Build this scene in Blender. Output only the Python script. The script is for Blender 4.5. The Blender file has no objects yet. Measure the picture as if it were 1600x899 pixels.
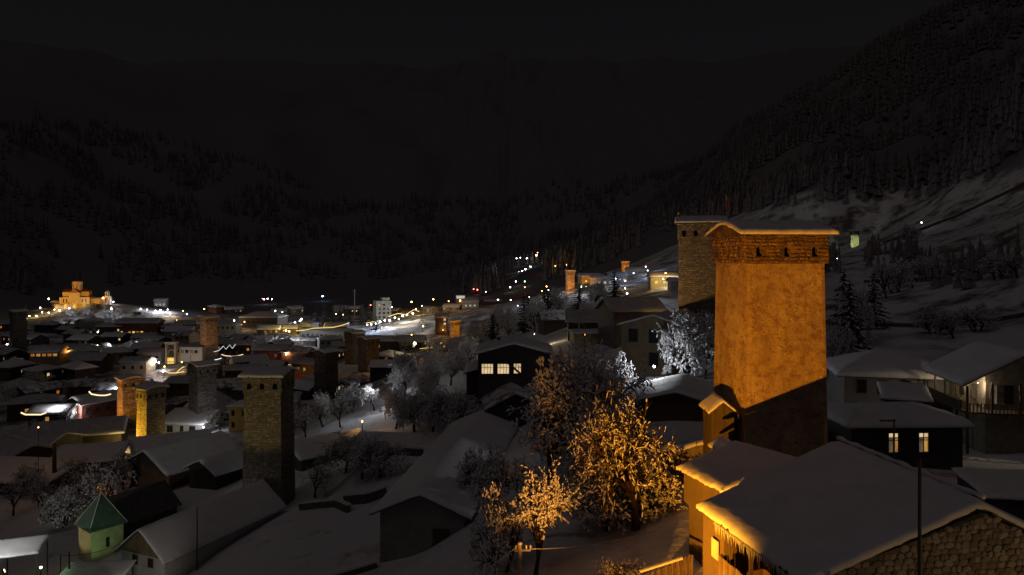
import bpy, math, random
import numpy as np
from mathutils import Vector, Matrix, noise
R = math.radians
rnd = random.Random(11)
S = bpy.context.scene
COL = S.collection

# ------------------------------------------------------------------ camera, world, moon, exposure
F = 1100.0                       # focal length in photo pixels (1600 wide)
HY = 400.0                       # photo row of the horizon
cam = bpy.data.cameras.new("camera")
cam.sensor_width = 36.0
cam.lens = F / 1600 * 36.0
cam.shift_y = -(449.5 - HY) / 1600
cam.clip_start = 0.5
cam.clip_end = 9000
camo = bpy.data.objects.new("camera", cam)
camo.location = (0, 0, 0)
camo.rotation_euler = (R(90), 0, 0)
COL.objects.link(camo)
S.camera = camo

SUN_EL, SUN_AZ = 62.0, 215.0     # moonlight through thin cloud: weak and very soft
W = bpy.data.worlds.new("World")
S.world = W
W.use_nodes = True
nt = W.node_tree
bg = nt.nodes["Background"]
sky = nt.nodes.new("ShaderNodeTexSky")
sky.sky_type = 'NISHITA'
sky.sun_disc = False
sky.sun_elevation = R(SUN_EL)
sky.sun_rotation = R(SUN_AZ)
hsv = nt.nodes.new("ShaderNodeHueSaturation")
hsv.inputs["Saturation"].default_value = 0.12
nt.links.new(sky.outputs[0], hsv.inputs["Color"])
warm = nt.nodes.new("ShaderNodeMix")
warm.data_type = 'RGBA'
warm.blend_type = 'MULTIPLY'
warm.inputs[0].default_value = 1.0
warm.inputs[7].default_value = (1.06, 0.93, 1.0, 1)
nt.links.new(hsv.outputs[0], warm.inputs[6])
nt.links.new(warm.outputs[2], bg.inputs["Color"])
bg.inputs["Strength"].default_value = 0.00132
moon = bpy.data.lights.new("moon", 'SUN')
moon.energy = 0.056
moon.color = (1.0, 0.80, 0.77)
moon.angle = R(50)
moono = bpy.data.objects.new("moon", moon)
az = R(SUN_AZ)
sd = Vector((math.sin(az) * math.cos(R(SUN_EL)), math.cos(az) * math.cos(R(SUN_EL)), math.sin(R(SUN_EL))))
moono.rotation_euler = sd.to_track_quat('Z', 'Y').to_euler()
COL.objects.link(moono)
S.view_settings.view_transform = 'Standard'
S.view_settings.look = 'None'
S.view_settings.exposure = 0.0
S.view_settings.gamma = 1.0
S.cycles.use_denoising = True
S.cycles.max_bounces = 5
S.cycles.diffuse_bounces = 2
S.cycles.volume_bounces = 1
S.cycles.sample_clamp_indirect = 2.0

# ------------------------------------------------------------------ materials
def nmat(name):
    m = bpy.data.materials.new(name)
    m.use_nodes = True
    t = m.node_tree
    return m, t, t.nodes["Principled BSDF"]

def add(t, kind, **kw):
    n = t.nodes.new(kind)
    for k, v in kw.items():
        if k in n.inputs:
            n.inputs[k].default_value = v
        else:
            setattr(n, k, v)
    return n

def mixc(t, fac, a, b, blend='MIX'):
    n = t.nodes.new("ShaderNodeMix")
    n.data_type = 'RGBA'
    n.blend_type = blend
    for i, x in ((0, fac), (6, a), (7, b)):
        if hasattr(x, 'is_linked'):
            t.links.new(x, n.inputs[i])
        else:
            n.inputs[i].default_value = x if i == 0 else (*x, 1)
    return n.outputs[2]

def ramp(t, src, lo, hi, a=0.0, b=1.0):
    n = t.nodes.new("ShaderNodeMapRange")
    n.inputs[1].default_value = lo
    n.inputs[2].default_value = hi
    n.inputs[3].default_value = a
    n.inputs[4].default_value = b
    t.links.new(src, n.inputs[0])
    return n.outputs[0]

def surf(name, c1, c2, scale=2.0, rough=0.8, bump=0.3, bscale=None, stretch=(1, 1, 1), tone=0.0, metal=0.0,
         lo=.35, hi=.65, bdist=.05):
    m, t, b = nmat(name)
    tc = add(t, "ShaderNodeTexCoord")
    mp = add(t, "ShaderNodeMapping")
    mp.inputs["Scale"].default_value = stretch
    t.links.new(tc.outputs["Object"], mp.inputs[0])
    n = add(t, "ShaderNodeTexNoise", Scale=scale, Detail=8.0, Roughness=.65)
    t.links.new(mp.outputs[0], n.inputs["Vector"])
    c = mixc(t, ramp(t, n.outputs[0], lo, hi), c1, c2)
    if tone:
        at = add(t, "ShaderNodeAttribute", attribute_name="tone")
        c = mixc(t, 1.0, c, mixc(t, at.outputs["Fac"], (1 - tone,) * 3, (1 + tone,) * 3), 'MULTIPLY')
    t.links.new(c, b.inputs["Base Color"])
    b.inputs["Roughness"].default_value = rough
    b.inputs["Metallic"].default_value = metal
    if bump:
        n2 = add(t, "ShaderNodeTexNoise", Scale=bscale or scale * 4, Detail=5.0)
        t.links.new(mp.outputs[0], n2.inputs["Vector"])
        bp = add(t, "ShaderNodeBump", Strength=bump, Distance=bdist)
        t.links.new(n2.outputs[0], bp.inputs["Height"])
        t.links.new(bp.outputs[0], b.inputs["Normal"])
    return m

def emis(name, col, st, var=0.0, stretch=(3, 3, .6), vscale=1.2):
    m, t, b = nmat(name)
    b.inputs["Base Color"].default_value = (0.02, .02, .02, 1)
    b.inputs["Emission Strength"].default_value = st
    if var:
        tc = add(t, "ShaderNodeTexCoord")
        mp = add(t, "ShaderNodeMapping")
        mp.inputs["Scale"].default_value = stretch
        t.links.new(tc.outputs["Object"], mp.inputs[0])
        n = add(t, "ShaderNodeTexNoise", Scale=vscale, Detail=3.0)
        t.links.new(mp.outputs[0], n.inputs["Vector"])
        c = mixc(t, ramp(t, n.outputs[0], .35, .65), tuple(x * (1 - var) for x in col), col)
        t.links.new(c, b.inputs["Emission Color"])
    else:
        b.inputs["Emission Color"].default_value = (*col, 1)
    return m

M = {}
M['snow'] = surf('snow', (.74, .75, .79), (.84, .85, .88), .7, .75, .35, 3.0)
M['snow_thin'] = surf('thin_snow', (.16, .15, .15), (.72, .72, .75), .55, .8, .3, 4.0, lo=.40, hi=.52)
M['snow_old'] = surf('old_snow', (.42, .42, .44), (.62, .62, .65), .8, .8, .3, 3.0)
M['snow_twig'] = surf('twig_snow', (.78, .79, .82), (.86, .87, .9), 4, .8, 0)
M['stone'] = surf('field_stone', (.17, .15, .12), (.36, .32, .26), 3.0, .9, .6, 14, tone=.45)
M['stone_core'] = surf('mortar', (.10, .09, .075), (.2, .18, .15), 4, .95, .5, 20)
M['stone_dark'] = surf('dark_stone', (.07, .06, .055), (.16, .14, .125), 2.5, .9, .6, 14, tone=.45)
M['big_stone'] = surf('ochre_stone', (.13, .085, .06), (.50, .38, .22), .75, .92, .8, 9, tone=.18, lo=.40, hi=.56, bdist=.06)
M['big_core'] = surf('ochre_mortar', (.22, .16, .10), (.46, .35, .21), 1.2, .95, .7, 9, bdist=.05)
def plaster():
    m, t, b = nmat('worn_ochre_plaster')
    tc = add(t, "ShaderNodeTexCoord")
    def nz(sc, st, det=8.0, ro=.65):
        mp = add(t, "ShaderNodeMapping")
        mp.inputs["Scale"].default_value = st
        t.links.new(tc.outputs["Object"], mp.inputs[0])
        n = add(t, "ShaderNodeTexNoise", Scale=sc, Detail=det, Roughness=ro)
        t.links.new(mp.outputs[0], n.inputs["Vector"])
        return n.outputs[0]
    c = mixc(t, ramp(t, nz(.55, (1, 1, .6)), .36, .64), (.30, .21, .125), (.46, .35, .20))
    c = mixc(t, ramp(t, nz(1.1, (1, 1, 1.5), 12, .75), .47, .62, 0, .8), c, (.17, .095, .058))
    c = mixc(t, ramp(t, nz(5.0, (1, 1, 1.6), 6, .7), .58, .70), c, (.10, .06, .045))
    c = mixc(t, ramp(t, nz(1.6, (3, 3, .35), 5), .57, .72, 0, .5), c, (.17, .10, .06))
    t.links.new(c, b.inputs["Base Color"])
    b.inputs["Roughness"].default_value = .92
    bp = add(t, "ShaderNodeBump", Strength=.7, Distance=.04)
    t.links.new(nz(7.0, (1, 1, 1.3), 8, .7), bp.inputs["Height"])
    t.links.new(bp.outputs[0], b.inputs["Normal"])
    return m
M['plaster'] = plaster()
M['crown_stone'] = surf('crown_stone', (.06, .042, .035), (.25, .155, .10), 1.0, .92, .8, 10, tone=.5, lo=.42, hi=.62, bdist=.06)
M['wood'] = surf('old_wood', (.045, .033, .024), (.10, .075, .055), 3, .85, .4, 10, (1, 1, .15), tone=.4)
M['plank'] = surf('weathered_plank', (.14, .10, .065), (.26, .19, .12), 3, .85, .4, 10, (1, 1, .12), tone=.45)
M['metal_roof'] = surf('roof_metal', (.05, .045, .045), (.11, .10, .10), 2, .6, .2, 6)
M['green_roof'] = surf('green_roof_metal', (.04, .075, .06), (.075, .12, .095), 1.5, .5, .2, 6)
M['red_roof'] = surf('red_roof_metal', (.12, .035, .025), (.2, .06, .04), 1.5, .6, .2, 6)
M['bark'] = surf('bark', (.025, .02, .016), (.06, .048, .04), 6, .95, .5, 20, (1, 1, .3))
M['needle'] = surf('needles', (.018, .024, .016), (.05, .06, .04), 5, .9, 0)
M['frosted_needle'] = surf('frosted_needles', (.16, .155, .165), (.27, .265, .28), 3, .9, 0)
M['twig'] = surf('twigs', (.05, .035, .025), (.11, .075, .055), 3, .95, 0)
WALLC = dict(white=(.6, .6, .58), cream=(.5, .44, .33), ochre=(.46, .34, .17), brown=(.14, .085, .05), red=(.22, .07, .045),
             tan=(.17, .125, .07), grey=(.28, .27, .26), dark=(.06, .05, .045), yellow=(.55, .46, .2), green=(.33, .45, .22), pink=(.4, .26, .22))
for k, c in WALLC.items():
    M['w_' + k] = surf(k + '_render', tuple(x * .72 for x in c), c, .9, .85, .3, 8)
M['glass'], _t, _b = nmat('dark_glass')
_b.inputs["Base Color"].default_value = (.02, .022, .025, 1)
_b.inputs["Roughness"].default_value = .12
M['frame'] = surf('window_frame', (.05, .04, .03), (.09, .07, .05), 5, .7, 0)
M['void'] = surf('dark_interior', (.008, .008, .008), (.015, .014, .013), 2, 1, 0)
M['iron'] = surf('dark_iron', (.03, .03, .032), (.06, .055, .055), 4, .55, .1)
M['steel'] = surf('galvanised_steel', (.3, .3, .31), (.45, .45, .45), 6, .5, .1)
M['pale_wood'] = surf('pale_pole', (.35, .31, .26), (.5, .46, .4), 5, .8, .2, 12, (1, 1, .1))
M['ice'] = surf('ice', (.5, .53, .56), (.7, .72, .75), 4, .2, 0)
M['white_board'] = surf('white_board', (.62, .6, .56), (.72, .7, .66), 2, .6, 0)
M['flag_white'] = surf('flag_white', (.55, .52, .5), (.65, .62, .6), 2, .9, 0)
M['flag_red'] = surf('flag_red', (.5, .03, .03), (.6, .05, .04), 2, .9, 0)
M['lit_warm'] = emis('lit_window_warm', (1.0, .72, .38), .85, .38, (1.2, 1.2, .8), 1.2)
M['lit_amber'] = emis('lit_window_amber', (1.0, .50, .12), .55, .6)
M['lit_orange'] = emis('lit_window_orange', (1.0, .33, .05), .42, .6)
M['lit_white'] = emis('lit_window_white', (.95, .92, .85), .7, .6)
M['lit_dim'] = emis('lit_window_dim', (1.0, .72, .45), .12, .6)
M['lit_gold'] = emis('lit_window_gold', (1.0, .62, .12), 1.3, .4)
LC = dict(white=(.92, .95, 1.0), warm=(1.0, .74, .42), orange=(1.0, .45, .10), yellow=(1.0, .70, .2), red=(1.0, .12, .08),
          green=(.5, 1.0, .45), blue=(.35, .5, 1.0))
for k, c in LC.items():
    M['e_' + k] = emis('lamp_' + k, c, 26.0)
    M['s_' + k] = emis('string_' + k, c, 1.5)

# ------------------------------------------------------------------ mesh helpers
class MB:
    def __init__(s):
        s.v, s.f, s.m, s.t = [], [], [], []
    def add(s, vs, fs, m=0, tone=.5):
        o = len(s.v)
        s.v += [tuple(p) for p in vs]
        s.t += [tone] * len(vs)
        s.f += [tuple(o + i for i in f) for f in fs]
        s.m += [m] * len(fs)
    def box(s, c, d, m=0, rot=None, tone=.5):
        cx, cy, cz = c
        hx, hy, hz_ = d[0] / 2, d[1] / 2, d[2] / 2
        vs = [Vector((x, y, z)) for z in (-hz_, hz_) for y in (-hy, hy) for x in (-hx, hx)]
        if rot is not None:
            vs = [rot @ p for p in vs]
        vs = [(p[0] + cx, p[1] + cy, p[2] + cz) for p in vs]
        s.add(vs, [(0, 2, 3, 1), (4, 5, 7, 6), (0, 1, 5, 4), (2, 6, 7, 3), (0, 4, 6, 2), (1, 3, 7, 5)], m, tone)
    def beam(s, a, b, w, h=None, m=0, tone=.5):
        a, b = Vector(a), Vector(b)
        d = b - a
        q = d.to_track_quat('X', 'Z').to_matrix()
        s.box((a + b) / 2, (d.length, w, h or w), m, q, tone)
    def tube(s, pts, rad, n=6, m=0, cap=True, tone=.5):
        rings = []
        P = [Vector(p) for p in pts]
        for i, p in enumerate(P):
            d = (P[min(i + 1, len(P) - 1)] - P[max(i - 1, 0)])
            d = d.normalized() if d.length else Vector((0, 0, 1))
            u = d.cross(Vector((0, 0, 1)) if abs(d.z) < .9 else Vector((1, 0, 0))).normalized()
            w = d.cross(u)
            r = rad[i] if isinstance(rad, (list, tuple)) else rad
            rings.append([p + r * (math.cos(2 * math.pi * k / n) * u + math.sin(2 * math.pi * k / n) * w) for k in range(n)])
        vs = [q for r_ in rings for q in r_]
        fs = []
        for i in range(len(P) - 1):
            for k in range(n):
                fs.append((i * n + k, i * n + (k + 1) % n, (i + 1) * n + (k + 1) % n, (i + 1) * n + k))
        if cap:
            fs.append(tuple(range(n - 1, -1, -1)))
            fs.append(tuple((len(P) - 1) * n + k for k in range(n)))
        s.add(vs, fs, m, tone)
    def prism(s, poly, depthvec, m=0, tone=.5):
        n = len(poly)
        dv = Vector(depthvec)
        vs = [Vector(p) for p in poly] + [Vector(p) + dv for p in poly]
        fs = [tuple(range(n)), tuple(range(2 * n - 1, n - 1, -1))] + [(i, n + i, n + (i + 1) % n, (i + 1) % n) for i in range(n)]
        s.add(vs, fs, m, tone)
    def ball(s, c, r, m=0, nu=8, nv=5, sq=1.0):
        vs = [(c[0], c[1], c[2] + r * sq)]
        for j in range(1, nv):
            a = math.pi * j / nv
            for i in range(nu):
                b = 2 * math.pi * i / nu
                vs.append((c[0] + r * math.sin(a) * math.cos(b), c[1] + r * math.sin(a) * math.sin(b), c[2] + r * sq * math.cos(a)))
        vs.append((c[0], c[1], c[2] - r * sq))
        fs = [(0, 1 + i, 1 + (i + 1) % nu) for i in range(nu)]
        for j in range(nv - 2):
            for i in range(nu):
                a, b = 1 + j * nu + i, 1 + j * nu + (i + 1) % nu
                fs.append((a, a + nu, b + nu, b))
        o = 1 + (nv - 2) * nu
        fs += [(len(vs) - 1, o + (i + 1) % nu, o + i) for i in range(nu)]
        s.add(vs, fs, m)
    def mesh(s, name, mats, smooth=False):
        me = bpy.data.meshes.new(name)
        me.from_pydata(s.v, [], s.f)
        if not isinstance(mats, (list, tuple)):
            mats = [mats]
        for q in mats:
            me.materials.append(q)
        if len(mats) > 1:
            me.polygons.foreach_set('material_index', s.m)
        a = me.attributes.new('tone', 'FLOAT', 'POINT')
        a.data.foreach_set('value', s.t)
        if smooth:
            me.polygons.foreach_set('use_smooth', [True] * len(s.f))
        me.update()
        return me
    def build(s, name, mats, parent=None, smooth=False, loc=(0, 0, 0), rz=0):
        return ob(name, s.mesh(name, mats, smooth), parent, loc, rz)

def ob(name, me, parent=None, loc=(0, 0, 0), rz=0, scale=None, rot=None):
    o = bpy.data.objects.new(name, me)
    COL.objects.link(o)
    o.location = loc
    o.rotation_euler = rot if rot is not None else (0, 0, rz)
    if scale is not None:
        o.scale = scale if hasattr(scale, '__len__') else (scale,) * 3
    o.parent = parent
    return o

def tag(o, label=None, cat=None, group=None, kind=None):
    for k, v in (('label', label), ('category', cat), ('group', group), ('kind', kind)):
        if v:
            o[k] = v
    return o

def thing(name, label, cat, loc=(0, 0, 0), rz=0, group=None):
    o = bpy.data.objects.new(name, None)
    o.empty_display_size = .3
    COL.objects.link(o)
    o.location = loc
    o.rotation_euler = (0, 0, rz)
    return tag(o, label, cat, group)

ORDS = ['leftmost', 'second from the left', 'third from the left', 'fourth from the left', 'fifth from the left', 'sixth from the left',
        'seventh from the left', 'eighth from the left', 'ninth from the left', 'tenth from the left', 'eleventh from the left',
        'twelfth from the left', 'thirteenth from the left', 'fourteenth from the left', 'fifteenth from the left']
def ordinal(i, n):
    if n == 1:
        return 'only'
    if i == n - 1:
        return 'rightmost'
    if i == n - 2 and i > 0:
        return 'second from the right'
    if i == n - 3 and i > 2:
        return 'third from the right'
    return ORDS[i]

def at(px, py, Y):
    return Vector(((px - 800) / F * Y, Y, -(py - HY) / F * Y))

# ------------------------------------------------------------------ terrain: one sheet through surveyed points
CP = [(800, 1166, 28), (900, 899, 42), (840, 897, 42), (985, 832, 46), (1150, 767, 48), (1250, 800, 44), (1300, 760, 50),
      (660, 872, 64), (450, 899, 65), (560, 880, 66), (420, 797, 93), (280, 905, 78), (155, 868, 92), (30, 905, 88),
      (550, 732, 105), (620, 692, 115), (490, 782, 97), (380, 852, 80), (735, 762, 72), (745, 737, 80), (775, 692, 95), (640, 792, 80), (690, 722, 95), (758, 668, 103), (880, 735, 62), (960, 780, 52),
      (790, 612, 118), (805, 668, 98), (1040, 642, 75), (1030, 590, 100), (1000, 584, 92), (1085, 490, 118), (1000, 462, 200),
      (1040, 445, 260), (975, 428, 500), (892, 450, 420), (940, 446, 450), (905, 536, 135), (850, 542, 140), (760, 560, 180),
      (712, 530, 389), (660, 560, 240), (600, 590, 230), (210, 712, 160), (30, 760, 128), (300, 671, 185), (507, 630, 220),
      (563, 602, 255), (325, 556, 310), (100, 541, 360), (400, 521, 420), (200, 506, 470), (600, 500, 506), (500, 491, 560),
      (680, 485, 600), (800, 470, 620), (850, 455, 650), (130, 474, 500), (92, 477, 500), (182, 474, 503), (60, 492, 480),
      (250, 492, 500), (290, 497, 500), (130, 482, 560), (20, 500, 480), (130, 500, 462), (815, 425, 1000), (840, 410, 1150),
      (880, 405, 1200), (500, 456, 900), (100, 458, 900), (1390, 716, 60), (1530, 705, 70), (1390, 652, 80), (1330, 602, 95),
      (1480, 512, 130), (1600, 482, 130), (1600, 560, 95), (1500, 432, 200), (1600, 402, 200), (1400, 455, 190), (1450, 350, 330),
      (1600, 330, 290), (1335, 386, 430), (1250, 422, 380), (1150, 422, 330), (1600, 275, 420), (1300, 262, 480), (1450, 255, 480),
      (1150, 340, 600), (1000, 405, 650), (1600, 850, 45), (60, 700, 165), (1335, 394, 330), (1335, 400, 260), (1300, 396, 400), (150, 770, 118), (130, 668, 190), (1700, 720, 62)]
CPW = [tuple(at(*c)) for c in CP] + [
    (10, 27, -16.6), (20, 27, -16.4), (6, 30, -17.6), (9, 38, -17.2), (26, 30, -16.3), (0, -60, -26), (-80, 0, -42), (80, -20, -8),
    (-6, 18, -21.5), (-40, 50, -36), (120, 60, 10), (180, 150, 60), (320, 400, 170), (400, 100, 200), (600, 900, 330), (250, 800, 90),
    (-350, 250, -46), (-300, 100, -46), (-500, 600, -30), (-700, 900, 60), (-1000, 500, 150), (-300, 1200, -45), (200, 1500, 60),
    (-1500, 1500, 500), (0, 2600, 620), (800, 2400, 620), (-900, 2600, 680), (1500, 1500, 650), (-2500, 2600, 800), (2500, 2600, 900),
    (2500, 0, 900), (-2500, 0, 600), (-2500, -300, 500), (2500, -300, 900), (-300, -300, -46), (300, -300, 60), (0, -300, -20),
    (-160, 1700, 120), (-800, 1700, 260), (0, 3200, 900)]
_P = np.array(CPW)
def _solve():
    xy = _P[:, :2]
    n = len(xy)
    d = np.sqrt(((xy[:, None] - xy[None]) ** 2).sum(-1))
    A = np.zeros((n + 3, n + 3))
    A[:n, :n] = d - np.eye(n) * 1.5
    A[:n, n] = A[n, :n] = 1
    A[:n, n + 1:] = xy
    A[n + 1:, :n] = xy.T
    return np.linalg.solve(A, np.concatenate([_P[:, 2], [0, 0, 0]]))
_Wt = _solve()
def hz_arr(x, y):
    x = np.asarray(x, float).ravel(); y = np.asarray(y, float).ravel()
    out = np.empty(len(x))
    for i in range(0, len(x), 20000):
        a, b = x[i:i + 20000], y[i:i + 20000]
        d = np.sqrt((a[:, None] - _P[None, :, 0]) ** 2 + (b[:, None] - _P[None, :, 1]) ** 2)
        out[i:i + 20000] = d @ _Wt[:-3] + _Wt[-3] + a * _Wt[-2] + b * _Wt[-1]
    return out
def hz(x, y):
    return float(hz_arr([x], [y])[0])
def hit(px, py, h=0.0, y0=30.0):
    """first point along the sight line through a photo pixel that is h above the ground"""
    Y = y0
    ys = [y0 * 1.01 ** k for k in range(480)]
    xs = [(px - 800) / F * y for y in ys]
    g = hz_arr(xs, ys)
    for y, x, z in zip(ys, xs, g):
        if -(py - HY) / F * y - z <= h and y < 3300:
            return y
    return 1200.0
# ------------------------------------------------------------------ ground sheet, mountains, roads
def axis(segs):
    out = []
    for a, b, st in segs:
        out += list(np.arange(a, b, st))
    return np.array(out + [segs[-1][1]])
gx = axis([(-2600, -700, 90), (-700, -300, 22), (-300, -70, 7), (-70, 80, 1.6), (80, 200, 5), (200, 700, 22), (700, 2600, 90)])
gy = axis([(-320, 10, 22), (10, 130, 1.6), (130, 300, 4.5), (300, 640, 9), (640, 1500, 25), (1500, 3250, 90)])
GX, GY = np.meshgrid(gx, gy)
GZ = hz_arr(GX, GY).reshape(GX.shape)
near = np.clip((GX + 400) * 0 + 1, 0, 1)
def wob(x, y):
    return noise.noise((x * .06, y * .06, 0)) * .55 + noise.noise((x * .21, y * .21, 3)) * .22
fx, fy = GX.ravel(), GY.ravel()
dist = np.hypot(fx, fy)
wb = np.array([wob(a, b) for a, b in zip(fx, fy)])
big = np.array([noise.fractal((a * .004, b * .004, 1), .9, 2.2, 6) for a, b in zip(fx, fy)])
mount = np.clip((GZ.ravel() - 30) / 120, 0, 1)
amp = np.where(dist < 250, .55, 1.1)
pin = np.min(np.hypot(fx[:, None] - _P[None, :90, 0], fy[:, None] - _P[None, :90, 1]), axis=1)
z = GZ.ravel() + wb * amp * np.clip(pin / 9, .15, 1) + big * mount * 60
forest = np.clip(mount * 1.5 + np.clip((dist - 545) / 60, 0, 1) * .95 - .05, 0, 1)
forest = np.where((fx > 25) & (dist < 640), np.clip((GZ.ravel() - 38) / 18, 0, 1), forest)
trod = np.clip((fy - 122) / 25, 0, 1) * np.clip((-30 - GZ.ravel()) / 8, 0, 1) * np.clip((640 - dist) / 60, 0, 1)
scrub = np.clip((fx - 18) / 20, 0, 1) * np.clip((fy - 96) / 30, 0, 1) * np.clip((640 - dist) / 60, 0, 1)
n0, n1 = len(gx), len(gy)
ii = np.arange(n0 * n1).reshape(n1, n0)
quads = np.stack([ii[:-1, :-1], ii[:-1, 1:], ii[1:, 1:], ii[1:, :-1]], -1).reshape(-1, 4)
gm = bpy.data.meshes.new('ground')
gm.from_pydata(np.stack([fx, fy, z], 1).tolist(), [], quads.tolist())
fa = gm.attributes.new('forest', 'FLOAT', 'POINT')
fa.data.foreach_set('value', forest.astype(np.float32))
for nm_, ar_ in (('trod', trod), ('scrub', scrub)):
    gm.attributes.new(nm_, 'FLOAT', 'POINT').data.foreach_set('value', ar_.astype(np.float32))
gm.polygons.foreach_set('use_smooth', [True] * len(quads))
def ground_mat():
    m, t, b = nmat('snowy_ground')
    tc = add(t, "ShaderNodeTexCoord")
    n1_ = add(t, "ShaderNodeTexNoise", Scale=.18, Detail=10.0, Roughness=.7)
    n2_ = add(t, "ShaderNodeTexNoise", Scale=.02, Detail=12.0, Roughness=.75)
    n3_ = add(t, "ShaderNodeTexNoise", Scale=1.6, Detail=6.0)
    for n in (n1_, n2_, n3_):
        t.links.new(tc.outputs["Object"], n.inputs["Vector"])
    sn = mixc(t, ramp(t, n1_.outputs[0], .56, .7), (.78, .79, .83), (.36, .33, .3))
    def veil(col, attr, src, lo, hi):
        a_ = add(t, "ShaderNodeAttribute", attribute_name=attr)
        mu = add(t, "ShaderNodeMath", operation='MULTIPLY')
        t.links.new(a_.outputs["Fac"], mu.inputs[0])
        t.links.new(ramp(t, src, lo, hi), mu.inputs[1])
        return mu.outputs[0]
    n4_ = add(t, "ShaderNodeTexNoise", Scale=.075, Detail=9.0, Roughness=.7)
    t.links.new(tc.outputs["Object"], n4_.inputs["Vector"])
    sn = mixc(t, veil(sn, 'trod', n4_.outputs[0], .40, .55), sn, (.13, .115, .11))
    sn = mixc(t, veil(sn, 'scrub', n4_.outputs[0], .47, .60), sn, (.15, .135, .125))
    at_ = add(t, "ShaderNodeAttribute", attribute_name="forest")
    mx = add(t, "ShaderNodeMath", operation='SUBTRACT')
    t.links.new(at_.outputs["Fac"], mx.inputs[0])
    mm = ramp(t, n2_.outputs[0], .3, .8, 0, .45)
    t.links.new(mm, mx.inputs[1])
    fo = ramp(t, mx.outputs[0], 0, .22)
    t.links.new(mixc(t, fo, sn, (.21, .205, .225)), b.inputs["Base Color"])
    b.inputs["Roughness"].default_value = .85
    bp = add(t, "ShaderNodeBump", Strength=.5, Distance=.25)
    t.links.new(n3_.outputs[0], bp.inputs["Height"])
    t.links.new(bp.outputs[0], b.inputs["Normal"])
    return m
gm.materials.append(ground_mat())
tag(ob('ground', gm), 'snowy valley floor and hillsides under the village', kind='structure')
from mathutils.bvhtree import BVHTree
_bvh = BVHTree.FromPolygons(np.stack([fx, fy, z], 1).tolist(), quads.tolist())
def gz(x, y):
    h = _bvh.ray_cast(Vector((x, y, 3000)), Vector((0, 0, -1)))
    return h[0].z if h[0] else hz(x, y)

M['road'] = surf('packed_snow_road', (.55, .55, .57), (.74, .74, .76), .6, .6, .4, 3)
def road(name, label, pts, w):
    mb = MB()
    P = [Vector((x, y, 0)) for x, y in pts]
    L, Rr = [], []
    dense = []
    for a, b in zip(P, P[1:]):
        k = max(1, int((b - a).length / 4))
        dense += [a.lerp(b, i / k) for i in range(k)]
    dense.append(P[-1])
    rows = []
    for i, p in enumerate(dense):
        d = (dense[min(i + 1, len(dense) - 1)] - dense[max(i - 1, 0)]).normalized()
        nrm = Vector((-d.y, d.x, 0))
        row = []
        for s_ in np.linspace(-1, 1, 5):
            q = p + nrm * (w / 2 * s_)
            row.append((q.x, q.y, gz(q.x, q.y) + (.05 if abs(s_) < .9 else -.02)))
        rows.append(row)
    vs = [q for r_ in rows for q in r_]
    fs = [(i * 5 + k, i * 5 + k + 1, i * 5 + k + 6, i * 5 + k + 5) for i in range(len(rows) - 1) for k in range(4)]
    mb.add(vs, fs)
    return tag(mb.build(name, M['road'], smooth=True), label, kind='structure')
def gp(px, py, y0=60):
    y = hit(px, py, 0, y0)
    return ((px - 800) / F * y, y)
road('main_street', 'brightly lit snowy main street through the far town', [gp(462, 521), gp(520, 515), gp(575, 506), gp(615, 499), gp(640, 492), gp(660, 488)], 11)
road('hill_road', 'lit road climbing the far hillside', [gp(798, 436), gp(812, 427), gp(826, 419), gp(838, 414)], 14)
road('slope_road', 'lit snowy lane on the slope left of the second tower', [gp(972, 462), gp(1000, 459), gp(1030, 452), gp(1058, 447)], 4)

M['path'] = surf('trodden_snow', (.30, .285, .28), (.66, .65, .67), 1.6, .85, 1.0, 5, bdist=.12)
def footpath(label, pts, w):
    _r = M['road']
    M['road'] = M['path']
    road('footpath', label, pts, w)
    M['road'] = _r
footpath('trodden footpath across the snowy yard right of the rough grey tower', [gp(655, 704), gp(610, 715), gp(560, 738), gp(520, 770), gp(490, 790)], 1.3)
footpath('trodden footpath across the slope between the long barn and the orange trees', [gp(745, 890, 30), gp(800, 858, 30), gp(870, 838, 30), gp(935, 842, 30)], .9)
footpath('trodden footpath before the low house with two lit windows', [gp(1330, 722, 40), gp(1400, 728, 40), gp(1470, 742, 40), gp(1540, 745, 40)], 1.2)
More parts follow.
